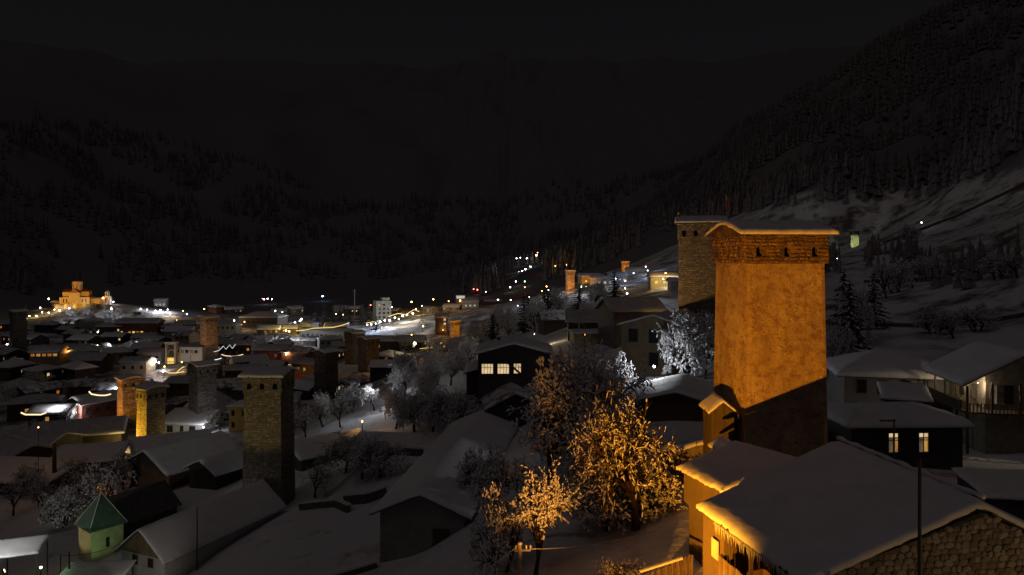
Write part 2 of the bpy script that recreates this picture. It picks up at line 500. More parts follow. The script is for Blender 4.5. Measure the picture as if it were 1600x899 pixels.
# ------------------------------------------------------------------ roofs, houses
def gable_h(W_, zr, tp):
    return lambda x, y: zr - abs(y) * tp
def snow_on(P, lenu, lenv, nu, nv, T, seed=0, wobble=.06, lap=.07, lump=.22):
    """P(u,v) roof surface, u,v in 0..1; returns a rounded snow blanket lying on it"""
    mb = MB()
    G = []
    cu, cv = lap / lenu, lap / lenv
    us = [(-cu + (1 + 2 * cu) * (.5 - .5 * math.cos(math.pi * i / nu)) * .5 + (-cu + (1 + 2 * cu) * i / nu) * .5) + 0 for i in range(nu + 1)]
    us = [-cu * 1 + (1 + 2 * cu) * (.45 * (.5 - .5 * math.cos(math.pi * i / nu)) + .55 * i / nu) for i in range(nu + 1)]
    vs_ = [-cv + (1 + 2 * cv) * (.45 * (.5 - .5 * math.cos(math.pi * j / nv)) + .55 * j / nv) for j in range(nv + 1)]
    top, base = [], []
    for i, u in enumerate(us):
        for j, v in enumerate(vs_):
            p = Vector(P(u, v))
            e = min((u + cu) * lenu, (1 + cu - u) * lenu, (v + cv) * lenv, (1 + cv - v) * lenv)
            nz = noise.noise((p.x * .9 + seed, p.y * .9, seed * 1.7))
            nf = noise.noise((p.x * 3.1 + seed, p.y * 3.1, seed * .7))
            t = T * (1 - .62 * math.exp(-max(e, 0) / .16)) * (1 + lump * nz) + .14 * lump * nf
            q = Vector(p)
            if i in (0, nu) or j in (0, nv):
                du = (-1 if i == 0 else 1 if i == nu else 0)
                dv = (-1 if j == 0 else 1 if j == nv else 0)
                g = (Vector(P(u + .01 * du, v + .01 * dv)) - p)
                g.z = 0
                if g.length > 1e-6:
                    q = q + g.normalized() * (nf * wobble * 2)
            top.append(q + Vector((0, 0, max(t, .05))))
            base.append(q + Vector((0, 0, -.05 - .03 * abs(nf))))
    n = nv + 1
    fs = [(i * n + j, (i + 1) * n + j, (i + 1) * n + j + 1, i * n + j + 1) for i in range(nu) for j in range(nv)]
    loop = [j for j in range(nv)] + [i * n + nv for i in range(nu)] + [nu * n + j for j in range(nv, 0, -1)] + [i * n for i in range(nu, 0, -1)]
    vs = top + [base[k] for k in loop]
    o = len(top)
    inn = []
    c = Vector((0, 0, 0))
    for k in loop:
        c += base[k]
    c /= len(loop)
    for k in loop:
        d = (c - base[k])
        d.z = 0
        inn.append(base[k] + (d.normalized() * .2 if d.length > 1e-6 else d) + Vector((0, 0, .04)))
    vs = vs + inn
    m = len(loop)
    for a in range(m):
        b = (a + 1) % m
        fs.append((loop[a], loop[b], o + b, o + a))
        fs.append((o + a, o + b, o + m + b, o + m + a))
    mb.add(vs, fs)
    return mb

def slab(P, nu, nv, th):
    mb = MB()
    n = nv + 1
    top = [Vector(P(i / nu, j / nv)) for i in range(nu + 1) for j in range(nv + 1)]
    bot = [p - Vector((0, 0, th)) for p in top]
    o = len(top)
    fs = []
    for i in range(nu):
        for j in range(nv):
            q = (i * n + j, (i + 1) * n + j, (i + 1) * n + j + 1, i * n + j + 1)
            fs += [q, tuple(o + k for k in reversed(q))]
    loop = [j for j in range(nv)] + [i * n + nv for i in range(nu)] + [nu * n + j for j in range(nv, 0, -1)] + [i * n for i in range(nu, 0, -1)]
    for a in range(len(loop)):
        b = (a + 1) % len(loop)
        fs.append((loop[b], loop[a], o + loop[a], o + loop[b]))
    mb.add(top + bot, fs)
    return mb

_wc = {}
def window(root, pos, ang, w, h, lit='glass', mull=(2, 2), fm='frame', name='window', sill=False):
    """a framed window, its own part, with a pane sub-part; faces local -y turned by ang"""
    key = (round(w, 2), round(h, 2), mull, fm)
    if key not in _wc:
        f = MB()
        t = min(.09, w * .1)
        for sx in (-1, 1):
            f.box((sx * (w / 2 - t / 2), -.04, 0), (t, .10, h))
        for sz in (-1, 1):
            f.box((0, -.04, sz * (h / 2 - t / 2)), (w - 2 * t, .10, t))
        for i in range(1, mull[0]):
            f.box((-w / 2 + w * i / mull[0], -.035, 0), (t * .7, .07, h - 2 * t))
        for i in range(1, mull[1]):
            f.box((0, -.032, -h / 2 + h * (.62 if mull[1] == 2 else i / mull[1])), (w - 2 * t, .06, t * .7))
        p = MB()
        p.box((0, -.008, 0), (w - t, .02, h - t))
        _wc[key] = (f.mesh('window', M[fm]), p)
    fme, p = _wc[key]
    pk = key + (lit,)
    if pk not in _wc:
        _wc[pk] = p.mesh('pane', M[lit])
    o = ob(name, fme, root, pos, ang)
    ob('pane', _wc[pk], o)
    return o

FACE = {'F': (0, -1, 0), 'B': (0, 1, 180), 'R': (1, 0, 90), 'L': (-1, 0, -90)}
def wall_win(root, L, Wd, face, u, zc, w, h, lit='glass', mull=(2, 2), fm='frame'):
    if face == 'F': p, a = (u, -Wd / 2, zc), 0
    elif face == 'B': p, a = (-u, Wd / 2, zc), R(180)
    elif face == 'R': p, a = (L / 2, u, zc), R(90)
    else: p, a = (-L / 2, -u, zc), R(-90)
    return window(root, p, a, w, h, lit, mull, fm)

def house(name, label, px, Y, L, Wd, h, rot=0, kind='gable', pitch=22, wall='w_brown', snow='snow', wins=(), ov=.6, T=.3,
          cat='house', group=None, base=None, roof='metal_roof', res=None, chim=None, X=None, gablemat=None, door=None):
    X = (px - 800) / F * Y if X is None else X
    if base is None:
        ca, sa = math.cos(R(rot)), math.sin(R(rot))
        base = min(gz(X + ca * a - sa * b, Y + sa * a + ca * b) for a in (-L / 2, L / 2, 0) for b in (-Wd / 2, Wd / 2, 0)) + .3
    root = thing(name, label, cat, (X, Y, base), R(rot), group)
    tp = math.tan(R(pitch))
    fd = 3.0
    th = .14
    mb = MB()
    if kind == 'gable':
        zr = h + Wd / 2 * tp
        hf = lambda x, y: zr - abs(y) * tp
        poly = [(-L / 2, -Wd / 2, -fd), (-L / 2, Wd / 2, -fd), (-L / 2, Wd / 2, h - th / 2), (-L / 2, 0, zr - th / 2), (-L / 2, -Wd / 2, h - th / 2)]
        mb.prism(poly, (L, 0, 0))
    elif kind == 'hip':
        zr = h + Wd / 2 * tp
        hf = lambda x, y: min(zr - abs(y) * tp, zr - max(0, abs(x) - (L - Wd) / 2) * tp)
        mb.box((0, 0, (h - .1 - fd) / 2), (L, Wd, h - .1 + fd))
    elif kind == 'shed':
        hf = lambda x, y: h + (y + Wd / 2) * tp
        poly = [(-L / 2, -Wd / 2, -fd), (-L / 2, Wd / 2, -fd), (-L / 2, Wd / 2, h + Wd * tp - th / 2), (-L / 2, -Wd / 2, h - th / 2)]
        mb.prism(poly, (L, 0, 0))
    else:
        hf = lambda x, y: h
        mb.box((0, 0, (h - .08 - fd) / 2), (L, Wd, h - .08 + fd))
    mb.build('wall', M[wall], root)
    if gablemat and kind == 'gable':
        for sx in (-1, 1):
            g = MB()
            g.prism([(sx * (L / 2 + .005), -Wd / 2 - .02, h - .25), (sx * (L / 2 + .005), Wd / 2 + .02, h - .25),
                     (sx * (L / 2 + .005), 0, h - .25 + Wd / 2 * tp)], (sx * .06, 0, 0))
            g.build('gable_cladding', M[gablemat], root)
    a, b = L / 2 + ov, Wd / 2 + ov
    if kind == 'flat':
        a, b = L / 2 + .15, Wd / 2 + .15
    if kind == 'hip':
        ze = hf(0, 0) - b * tp
        rx = (L - Wd) / 2
        r = MB()
        tv = [(-a, -b, ze), (a, -b, ze), (a, b, ze), (-a, b, ze), (-max(rx, .05), 0, hf(0, 0)), (max(rx, .05), 0, hf(0, 0))]
        bv = [(x, y, zz - th) for x, y, zz in tv]
        r.add(tv + bv, [(0, 1, 5, 4), (1, 2, 5), (2, 3, 4, 5), (3, 0, 4), (6, 10, 11, 7), (7, 11, 8), (8, 11, 10, 9), (9, 10, 6),
                        (0, 6, 7, 1), (1, 7, 8, 2), (2, 8, 9, 3), (3, 9, 6, 0)])
    else:
        P0 = lambda u, v: (-a + 2 * a * u, -b + 2 * b * v, hf(-a + 2 * a * u, -b + 2 * b * v))
        r = slab(P0, 1, 2 if kind == 'gable' else 1, th)
    ro = r.build('roof', M[roof], root)
    if snow:
        sm = .18
        if kind == 'gable':
            hs = lambda x, y: zr + .06 - (math.sqrt(y * y + sm * sm)) * tp
        elif kind == 'hip':
            hs = lambda x, y: hf(x, y) + .02
        else:
            hs = hf
        Ps = lambda u, v: (-a + 2 * a * u, -b + 2 * b * v, hs(-a + 2 * a * u, -b + 2 * b * v))
        if res is None:
            res = max(.22, min(1.3, Y / 170))
        nu, nv = max(6, min(60, int(2 * a / res))), max(6, min(48, int(2 * b / res)))
        if nv % 2:
            nv += 1
        snow_on(Ps, 2 * a, 2 * b, nu, nv, T, rnd.random() * 50).build('roof_snow', M[snow], ro, smooth=True)
    for w in wins:
        wall_win(root, L, Wd, *w)
    if chim:
        c = MB()
        cx, cy, ch = chim
        c.box((cx, cy, hf(cx, cy) + ch / 2 - .3), (.55, .55, ch + .6))
        co = c.build('chimney', M['stone_dark'], root)
        k = MB()
        k.box((cx, cy, hf(cx, cy) + ch + .14), (.62, .62, .22))
        k.build('snow_cap', M['snow'], co)
    if door:
        fce, u, w_, h_ = door
        d = MB()
        d.box((0, -.03, 0), (w_, .08, h_))
        p, ang = ((u, -Wd / 2, h_ / 2), 0) if fce == 'F' else ((L / 2, u, h_ / 2), R(90)) if fce == 'R' else ((-L / 2, -u, h_ / 2), R(-90))
        d.build('door', M['wood'], root, loc=p, rz=ang)
    return root

# ------------------------------------------------------------------ stone towers
def courses(mb, p0, e1, nrm, wfun, z0, z1, ch, sl, rg, skip=None, proud=(.02, .07), gap=.02):
    """rows of rough blocks on one face; p0(z) gives the face's left edge at height z"""
    zc = z0
    while zc < z1 - .05:
        hh = min(ch * rg.uniform(.75, 1.25), z1 - zc)
        w = wfun(zc)
        o = p0(zc)
        x = 0.0
        while x < w - .02:
            l = min(sl * rg.uniform(.45, 1.75), w - x)
            if w - x - l < sl * .35:
                l = w - x
            if not (skip and skip(x + l / 2, zc + hh / 2)):
                pr = rg.uniform(*proud)
                g = gap * rg.uniform(.4, 1.4)
                bev = min(.06, hh * .24)
                wv = lambda xx: .55 * ch * noise.noise((xx * .8, zc * .9, 3.3)) + .3 * ch * noise.noise((xx * 3.1, zc * 2, 8.3))
                q = []
                for (dx, dz, dn) in ((0, 0, -.02), (l, 0, -.02), (l, hh, -.02), (0, hh, -.02)):
                    q.append(o + e1 * (x + min(max(dx, g), l - g)) + nrm * dn + Vector((0, 0, zc + min(max(dz, g), hh - g) + wv(x + dx))))
                for (dx, dz) in ((0, 0), (l, 0), (l, hh), (0, hh)):
                    jx, jz = rg.uniform(0, bev), rg.uniform(0, bev)
                    q.append(o + e1 * (x + min(max(dx, g + bev + jx), max(l - g - bev - jx, l * .5))) + nrm * (pr * rg.uniform(.7, 1.15)) +
                             Vector((0, 0, zc + wv(x + dx) + min(max(dz, g + bev + jz), max(hh - g - bev - jz, hh * .5)))))
                mb.add(q, [(4, 5, 6, 7), (0, 1, 5, 4), (1, 2, 6, 5), (2, 3, 7, 6), (3, 0, 4, 7)], 0, rg.random())
            x += l
        zc += hh

def tower(label, px, Y, s, theta, ztop, h, ridge='x', stone='stone', core='stone_core', taper=.9, crown=2.4, nwin=3, ch=.34, sl=.6,
          T=.3, name='stone_tower', group=None, corner='L', faces='FLRB', crown_stone=None, seed=1, pitch=14, snow='snow', ov=.4, singles=False,
          crown_out=.28, bay=.34):
    rg = random.Random(seed)
    c = at(px, 0, Y)
    th_ = R(theta)
    e1 = Vector((math.cos(th_), math.sin(th_), 0))
    e2 = Vector((-math.sin(th_), math.cos(th_), 0))
    ctr = Vector((c.x, c.y, 0)) + (e1 if corner == 'L' else -e1) * (s / 2) + e2 * (s / 2)
    root = thing(name, label, 'tower', (ctr.x, ctr.y, ztop - h), th_, group)
    zs = h - crown
    half = lambda zz: s / 2 * (1 - (1 - taper) * min(zz, zs) / zs)
    f = MB()
    fd = 4.0
    b0, b1 = half(0) * 1.02 + .0, half(zs)
    vs = [(sx * b0, sy * b0, -fd) for sx, sy in ((-1, -1), (1, -1), (1, 1), (-1, 1))] + [(sx * b1, sy * b1, zs) for sx, sy in ((-1, -1), (1, -1), (1, 1), (-1, 1))]
    f.add(vs, [(0, 1, 5, 4), (1, 2, 6, 5), (2, 3, 7, 6), (3, 0, 4, 7), (4, 5, 6, 7)])
    sh = f.build('shaft', M[core], root)
    ax = {'F': (Vector((1, 0, 0)), Vector((0, -1, 0))), 'R': (Vector((0, 1, 0)), Vector((1, 0, 0))),
          'B': (Vector((-1, 0, 0)), Vector((0, 1, 0))), 'L': (Vector((0, -1, 0)), Vector((-1, 0, 0)))}
    mb = MB()
    for k in faces:
        a, n = ax[k]
        if singles and k in 'FL':
            nx_, nz_ = 84, 210
            vs, fs = [], []
            for j in range(nz_ + 1):
                zz = zs * j / nz_
                for i in range(nx_ + 1):
                    x = -1 + 2 * i / nx_
                    w_ = half(zz)
                    q = (x * w_ * 1.0 + (7 if k == 'L' else 0), zz, seed)
                    d1_ = noise.voronoi((q[0] * 2.3, q[1] * 4.2, q[2]))[0]
                    st_ = min((d1_[1] - d1_[0]) * 1.6, 1)
                    pl = min(1, max(0, .5 + 2.2 * noise.fractal((q[0] * .45, q[1] * .35, 5), .8, 2.1, 5)))
                    dsp = .022 + .05 * st_ * (1 - .8 * pl) + .03 * noise.noise((q[0] * 1.5, q[1] * .5, 2)) + .016 * noise.noise((q[0] * 7, q[1] * 5, 8))
                    e_ = 1 - abs(x)
                    dsp *= min(1, e_ * 14) 
                    vs.append(a * (x * w_) + n * (w_ + dsp + .02) + Vector((0, 0, zz)))
            fs = [(j * (nx_ + 1) + i, j * (nx_ + 1) + i + 1, (j + 1) * (nx_ + 1) + i + 1, (j + 1) * (nx_ + 1) + i) for j in range(nz_) for i in range(nx_)]
            pm_ = MB()
            pm_.add(vs, fs)
            pm_.build('plaster_face', M['plaster'], sh)
            continue
        courses(mb, lambda zz, a=a, n=n: -a * half(zz) + n * half(zz), a, n, lambda zz: 2 * half(zz), 0, zs, ch, sl, rg)
    o = mb.build('stonework', M[stone], sh)
    o['kind'] = 'stuff'
    # corbelled crown: piers, arched openings and lintels round a dark core
    hc = b1 + crown_out
    cr = MB()
    t = .5
    cs = M[crown_stone or stone]
    cb = MB()
    cb.box((0, 0, zs + crown / 2 - .1), ((hc - t) * 2 + .02, (hc - t) * 2 + .02, crown - .3))
    cb.build('crown_interior', M['void'], root)
    ow = 2 * hc / nwin * bay
    z_s, z_h = zs + crown * .22, zs + crown * .44      # sill and spring of the arch
    ztopc = h - .08
    def arc(xc, k=6):
        return [(xc + ow / 2 * math.cos(math.pi * i / k), z_h + ow / 2 * math.sin(math.pi * i / k)) for i in range(k + 1)]
    for k in 'FRBL':
        a, n = ax[k]
        full = hc - (0.001 if k in 'FB' else t)
        def pt(x, zz, d=0, a=a, n=n):
            return a * x + n * (hc - d) + Vector((0, 0, zz))
        xs = [-hc + 2 * hc * (i + .5) / nwin for i in range(nwin)]
        edges = [-full] + [x + sg * ow / 2 for x in xs for sg in (-1, 1)] + [full]
        for i in range(0, len(edges), 2):
            x0, x1 = edges[i], edges[i + 1]
            cr.prism([pt(x0, zs), pt(x1, zs), pt(x1, ztopc), pt(x0, ztopc)], -n * t)
        for xc in xs:
            cr.prism([pt(xc - ow / 2, zs), pt(xc + ow / 2, zs), pt(xc + ow / 2, z_s), pt(xc - ow / 2, z_s)], -n * t)
            ar = arc(xc)
            cr.prism([pt(xc + ow / 2, ztopc)] + [pt(xc - ow / 2, ztopc)] + [pt(x, zz) for x, zz in reversed(ar)], -n * t)
    co = cr.build('crown', cs if crown_stone else M[core], root)
    sk = MB()
    for k in faces:
        a, n = ax[k]
        xs = [2 * hc * (i + .5) / nwin for i in range(nwin)]
        def skip(x, zz):
            for xc in xs:
                if abs(x - xc) < ow / 2 + sl * .38 and z_s - ch * .4 < zz < z_h + ow / 2 + ch * .2:
                    return True
            return False
        if singles and k in 'FL':
            one = MB()
            courses(one, lambda zz, a=a, n=n: -a * hc + n * hc, a, n, lambda zz: 2 * hc, zs + .02, h - .15, ch, sl, rg, skip, (.03, .11))
            for q in range(len(one.v) // 8):
                p = MB()
                cv = sum((Vector(x) for x in one.v[q * 8:q * 8 + 8]), Vector()) / 8
                p.add([Vector(x) - cv for x in one.v[q * 8:q * 8 + 8]], [(4, 5, 6, 7), (0, 1, 5, 4), (1, 2, 6, 5), (2, 3, 7, 6), (3, 0, 4, 7)], 0, one.t[q * 8])
                p.build('stone', cs, co, loc=cv)
        else:
            courses(sk, lambda zz, a=a, n=n: -a * hc + n * hc, a, n, lambda zz: 2 * hc, zs + .02, h - .15, ch, sl, rg, skip, (.02, .08))
    if sk.v:
        o = sk.build('crown_stonework', cs, co)
        o['kind'] = 'stuff'
    tp = math.tan(R(pitch))
    a = hc + ov
    zr = h + .05 + hc * tp
    if ridge == 'x':
        g = [(-hc + .01, -hc, h - .1), (-hc + .01, hc, h - .1), (-hc + .01, 0, zr - .1)]
        gv = (2 * hc - .02, 0, 0)
        hf = lambda x, y, q=0: (x, y, zr - math.sqrt(y * y + q) * tp)
    else:
        g = [(-hc, -hc + .01, h - .1), (hc, -hc + .01, h - .1), (0, -hc + .01, zr - .1)]
        gv = (0, 2 * hc - .02, 0)
        hf = lambda x, y, q=0: (x, y, zr - math.sqrt(x * x + q) * tp)
    gb = MB()
    gb.prism(g, gv)
    gb.build('gable', cs, root)
    P0 = lambda u, v: hf(-a + 2 * a * u, -a + 2 * a * v)
    P1 = lambda u, v: hf(-a + 2 * a * u, -a + 2 * a * v, .3)
    ro = slab(P0, 2, 2, .12).build('roof', M['wood'], root)
    res = 26 if Y < 130 else 10
    snow_on(P1, 2 * a, 2 * a, res, res, T, seed * 3.3, wobble=.07).build('roof_snow', M[snow], ro, smooth=True)
    return root

# ------------------------------------------------------------------ trees
def rot_about(v, axis_, ang):
    return Matrix.Rotation(ang, 3, axis_) @ v
_tv = {}
def tree_variant(key, seed, spread=.55, trunk=.22, levels=4, kids=(6, 4, 4, 4), droop=.12, snow=1.0, lump=.03, up=.55, stems=1):
    """unit-height tree: returns trunk, branch and snow meshes"""
    rg = random.Random(seed)
    tb, bb, sb = MB(), MB(), MB()
    def lumpy(a, b, r):
        a, b = Vector(a), Vector(b)
        d = b - a
        if d.length < 1e-5:
            return
        x = d.normalized()
        y = x.cross(Vector((0, 0, 1)))
        y = y.normalized() if y.length > .1 else Vector((0, 1, 0))
        c = (a + b) / 2 + Vector((0, 0, r * .55))
        l = d.length * .5 + r * .4
        w = r * rg.uniform(.7, 1.3)
        hh = r * rg.uniform(.5, .9)
        j = lambda: Vector((rg.uniform(-.2, .2), rg.uniform(-.2, .2), rg.uniform(-.2, .2))) * r
        q = [c - x * l + j() - Vector((0, 0, hh * .3)), c + x * l + j() - Vector((0, 0, hh * .3)), c + y * w + j(), c - y * w + j(),
             c + Vector((0, 0, hh)) + j() + x * l * .2, c - Vector((0, 0, hh * .7)), c + Vector((0, 0, hh * .9)) - x * l * .4 + j()]
        sb.add(q, [(1, 2, 4), (3, 1, 4), (2, 0, 6), (0, 3, 6), (2, 6, 4), (6, 3, 4), (2, 1, 5), (0, 2, 5), (3, 0, 5), (1, 3, 5)])
    def grow(p, d, ln, r, lv):
        n = 3 if lv < 2 else 2
        pts, rr = [p], [r]
        q = Vector(p)
        dd = Vector(d)
        for i in range(n):
            dd = (dd + Vector((rg.uniform(-1, 1), rg.uniform(-1, 1), rg.uniform(-.6, .6))) * .16 + Vector((0, 0, .05 if lv < 2 else -droop))).normalized()
            q = q + dd * ln / n
            pts.append(Vector(q))
            rr.append(r * (1 - .55 * (i + 1) / n))
        tgt = tb if lv == 0 else bb
        tgt.tube(pts, rr, 7 if lv == 0 else 5 if lv == 1 else 3, cap=False)
        if lv >= 2 and snow:
            for a, b in zip(pts, pts[1:]):
                if rg.random() < snow * (.9 if lv >= 3 else .55):
                    lumpy(a, b, lump * (1.25 if lv == 2 else .8 if lv >= 6 else 1.0) * rg.uniform(.55, 1.2))
        if lv >= levels:
            return
        k = kids[lv]
        for i in range(k):
            f = rg.uniform(.35, 1.0) if lv else rg.uniform(.7, 1.0)
            if i == 0:
                f = 1.0
            seg = min(n - 1, int(f * n))
            u = f * n - seg
            pp = pts[seg].lerp(pts[seg + 1], u)
            ax_ = Vector((rg.uniform(-1, 1), rg.uniform(-1, 1), rg.uniform(-.3, .3)))
            ax_ = (ax_ - ax_.dot(dd) * dd)
            ax_ = ax_.normalized() if ax_.length > 1e-3 else Vector((1, 0, 0))
            ang = R(rg.uniform(22, 62) * (.9 if lv == 0 else 1.0)) * (spread / .55)
            if i == 0 and lv < 2:
                ang *= .35
            nd = rot_about(dd, ax_, ang)
            if lv < 2:
                nd = (nd + Vector((0, 0, up * .35))).normalized()
            grow(pp, nd, ln * rg.uniform(.55, .82) * (1.25 if lv == 0 else 1), r * (.62 if lv == 0 else .5), lv + 1)
    for s_ in range(stems):
        d0 = Vector((rg.uniform(-.1, .1), rg.uniform(-.1, .1), 1))
        p0 = Vector((0, 0, -.04))
        if stems > 1:
            an = 2 * math.pi * s_ / stems
            d0 = Vector((.35 * math.cos(an), .35 * math.sin(an), 1))
            p0 = Vector((.03 * math.cos(an), .03 * math.sin(an), -.04))
        grow(p0, d0.normalized(), trunk + .04, .026 / math.sqrt(stems), 0)
    zmax = max(v[2] for v in bb.v)
    for m_ in (tb, bb, sb):
        m_.v = [(x / zmax, y / zmax, zz / zmax) for x, y, zz in m_.v]
    rmax = np.percentile(np.hypot([v[0] for v in bb.v], [v[1] for v in bb.v]), 96)
    _tv[key] = (tb.mesh('trunk', M['bark'], True), bb.mesh('branches', M['twig']), sb.mesh('branch_snow', M['snow_twig'], True) if sb.v else None, rmax)

def conifer_variant(key, seed, tiers=16, snow=.6, rb=.2):
    rg = random.Random(seed)
    tb, bb, sb = MB(), MB(), MB()
    tb.tube([(0, 0, -.04), (0, 0, .5), (0, 0, .99)], [.018, .011, .002], 6)
    for i in range(tiers):
        zz = .1 + .88 * i / tiers
        rad = rb * (1 - zz) ** .85 + .012
        nb = max(4, int(11 * (1 - zz) + 4))
        for k in range(nb):
            an = 2 * math.pi * (k + rg.random() * .8) / nb + i
            l = rad * rg.uniform(.6, 1.2)
            z0 = zz + rg.uniform(-.02, .02)
            d = Vector((math.cos(an), math.sin(an), 0))
            w = Vector((-math.sin(an), math.cos(an), 0))
            for q in range(3):
                a0, a1 = l * q / 3, l * (q + 1.25) / 3
                dz0, dz1 = -l * .35 * (q / 3) ** 1.2, -l * .35 * ((q + 1.25) / 3) ** 1.2
                ww = .028 * (1.25 - q * .25) * rg.uniform(.7, 1.3)
                A, B = d * a0 + Vector((0, 0, z0 + dz0)), d * a1 + Vector((0, 0, z0 + dz1))
                C = (A + B) / 2
                bb.add([A, C + w * ww - Vector((0, 0, .016)), B, C - w * ww - Vector((0, 0, .016)), C + Vector((0, 0, .006))],
                       [(0, 1, 4), (1, 2, 4), (2, 3, 4), (3, 0, 4)])
                if rg.random() < snow:
                    up = Vector((0, 0, .008))
                    sb.add([A.lerp(C, .3) + up * .6, C + w * ww * .6 + up * .2, B + up * .3, C - w * ww * .6 + up * .2, C + up * 2.2],
                           [(0, 1, 4), (1, 2, 4), (2, 3, 4), (3, 0, 4)])
    _tv[key] = (tb.mesh('trunk', M['bark'], True), bb.mesh('crown', M['needle']), sb.mesh('crown_snow', M['snow_twig'], True) if sb.v else None, rb)

tree_variant('round', 3, .58, .2, 5, (7, 4, 4, 4, 3), .08, .75, .0105)
tree_variant('round2', 8, .62, .18, 5, (6, 5, 4, 4, 3), .10, .75, .0105)
tree_variant('tall', 5, .44, .20, 5, (7, 5, 4, 4, 3), .03, .72, .0125, up=.7)
tree_variant('wide', 12, .72, .2, 5, (7, 4, 4, 4, 3), .12, .75, .0105, up=.35)
tree_variant('bushy', 21, .6, .08, 5, (5, 4, 4, 3, 3), .05, .34, .010, stems=3)
tree_variant('apple', 44, .70, .16, 5, (9, 5, 4, 4, 3), .05, .55, .0052, up=.05)
tree_variant('bare', 17, .55, .2, 5, (6, 4, 3, 3, 3), .05, .3, .009)
tree_variant('bare2', 33, .45, .22, 5, (6, 4, 3, 3, 3), .05, .25, .009, up=.8)
conifer_variant('spruce', 2, 17, .55, .2)
conifer_variant('spruce2', 6, 14, .3, .24)
conifer_variant('spruce_dark', 9, 13, .06, .2)

def tree(px, Y, h, w, var, label, group=None, name='bare_tree', z=None, rz=None):
    X = (px - 800) / F * Y
    tb, bb, sb, rm = _tv[var]
    root = thing(name, label, 'tree', (X, Y, (gz(X, Y) if z is None else z) - .05), rnd.uniform(0, 6.28) if rz is None else rz, group)
    sc = (w / 2 / rm, w / 2 / rm, h)
    ob('trunk', tb, root, scale=sc)
    c = ob('crown', bb, root, scale=sc)
    if sb:
        ob('crown_snow', sb, c)['kind'] = 'stuff'
    return root

# ------------------------------------------------------------------ lamps
def lamp(px, py, label, col='white', k=1.0, h=4.5, group=None, Y=None, name='street_lamp', y0=60, light=0):
    Y = Y or hit(px, py, h, y0)
    p = at(px, py, Y)
    g = gz(p.x, p.y)
    r = max(.10, Y * .00075) * k
    mb = MB()
    mb.ball((0, 0, p.z - g), r, 0, 7, 4)
    top = p.z - g
    if top > .3:
        mb.tube([(0, 0, -.5), (0, 0, top - r * .8)], max(.05, Y * .00012), 5, 1)
    o = mb.build(name, [M['e_' + col], M['iron']], loc=(p.x, p.y, g))
    tag(o, label, 'lamp', group)
    if light:
        ld = bpy.data.lights.new('lamp_light', 'POINT')
        ld.energy = light
        ld.color = LC[col]
        ld.shadow_soft_size = r
        lo = bpy.data.objects.new('lamp_light', ld)
        COL.objects.link(lo)
        lo.parent = o
        lo.location = (0, 0, p.z - g + r * 1.5)
    return o
def lamps(fmt, group, items, name='street_lamp', **kw):
    items = sorted(items, key=lambda t: t[0])
    for i, it in enumerate(items):
        px, py, col = it[:3]
        k = it[3] if len(it) > 3 else 1.0
        lamp(px, py, fmt.format(o=ordinal(i, len(items))), col, k, group=group, name=name, **kw)
def light_string(label, pts, col='yellow', r=None, group=None):
    P = [at(*p) for p in pts]
    mb = MB()
    c = P[0]
    mb.tube([p - c for p in P], (r or P[0].y * .0007) * .62, 5)
    return tag(mb.build('light_string', M['s_' + col], loc=c), label, 'string lights', group)
# ================================================================== THE PLACE
# ---- the great tower and the others
def zt(py, Y):
    return -(py - HY) / F * Y
big = tower('tall ochre stone tower floodlit orange, rising behind the near snowy roof', 1165, 48, 5.95, 5.5, zt(363, 48), 18.4, 'x', 'big_stone', 'big_core',
            .93, 2.15, 3, .25, .42, .30, corner='L', crown_stone='crown_stone', seed=4, pitch=15, singles=True, bay=.23, ov=.42, crown_out=.22)
t2 = tower('grey stone tower with flags on top, standing half behind the floodlit ochre tower', 1060, 115, 7.4, -13, zt(347, 115), 18.5, 'x', 'stone', 'stone_core',
           .96, 3.0, 4, .30, .5, .35, seed=5, crown_out=.2)
tower('rough grey stone tower with a thick snow cap, alone in the middle left', 440, 93, 5.3, -2, zt(588, 93), 18.0, 'x', 'stone', 'stone_core', .93, 2.3, 3,
      .27, .40, .32, corner='R', seed=6, crown_out=.12)
tower('pale stone tower lit yellow on its left face, the nearer of the twin towers', 229, 160, 4.5, 56, zt(609, 160), 15.8, 'y', 'stone', 'stone_core', .95, 2.8, 3,
      .4, .7, .25, seed=7, group='twin towers in the old quarter', crown_out=.2)
tower('reddish stone tower lit dark orange, the farther of the twin towers', 191, 186, 5.5, 43, zt(594, 186), 16.5, 'y', 'stone', 'stone_core', .95, 2.6, 3,
      .45, .8, .25, seed=8, group='twin towers in the old quarter', crown_out=.2)
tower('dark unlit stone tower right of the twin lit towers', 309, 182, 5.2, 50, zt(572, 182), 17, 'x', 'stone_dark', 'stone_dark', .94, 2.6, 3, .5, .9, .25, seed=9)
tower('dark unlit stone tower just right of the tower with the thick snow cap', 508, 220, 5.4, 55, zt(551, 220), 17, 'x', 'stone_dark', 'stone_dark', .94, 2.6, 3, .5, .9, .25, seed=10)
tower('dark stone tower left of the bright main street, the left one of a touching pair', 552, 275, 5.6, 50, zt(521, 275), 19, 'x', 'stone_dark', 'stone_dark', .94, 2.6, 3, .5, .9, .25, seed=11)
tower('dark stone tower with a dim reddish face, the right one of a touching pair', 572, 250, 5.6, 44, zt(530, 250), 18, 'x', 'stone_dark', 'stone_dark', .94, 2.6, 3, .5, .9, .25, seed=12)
tower('brown stone tower lit orange along one edge, far left before the long dark hall', 321, 300, 5.6, 48, zt(496, 300), 17, 'x', 'stone', 'stone_core', .94, 2.6, 3, .6, 1.0, .25, seed=13)
tower('small orange floodlit tower low in the valley, right of the bright street', 706, 389, 4.6, 20, zt(502, 389), 15, 'x', 'stone', 'stone_core', .95, 2.6, 3, .7, 1.2, .25, seed=14,
      group='small orange towers in the distance')
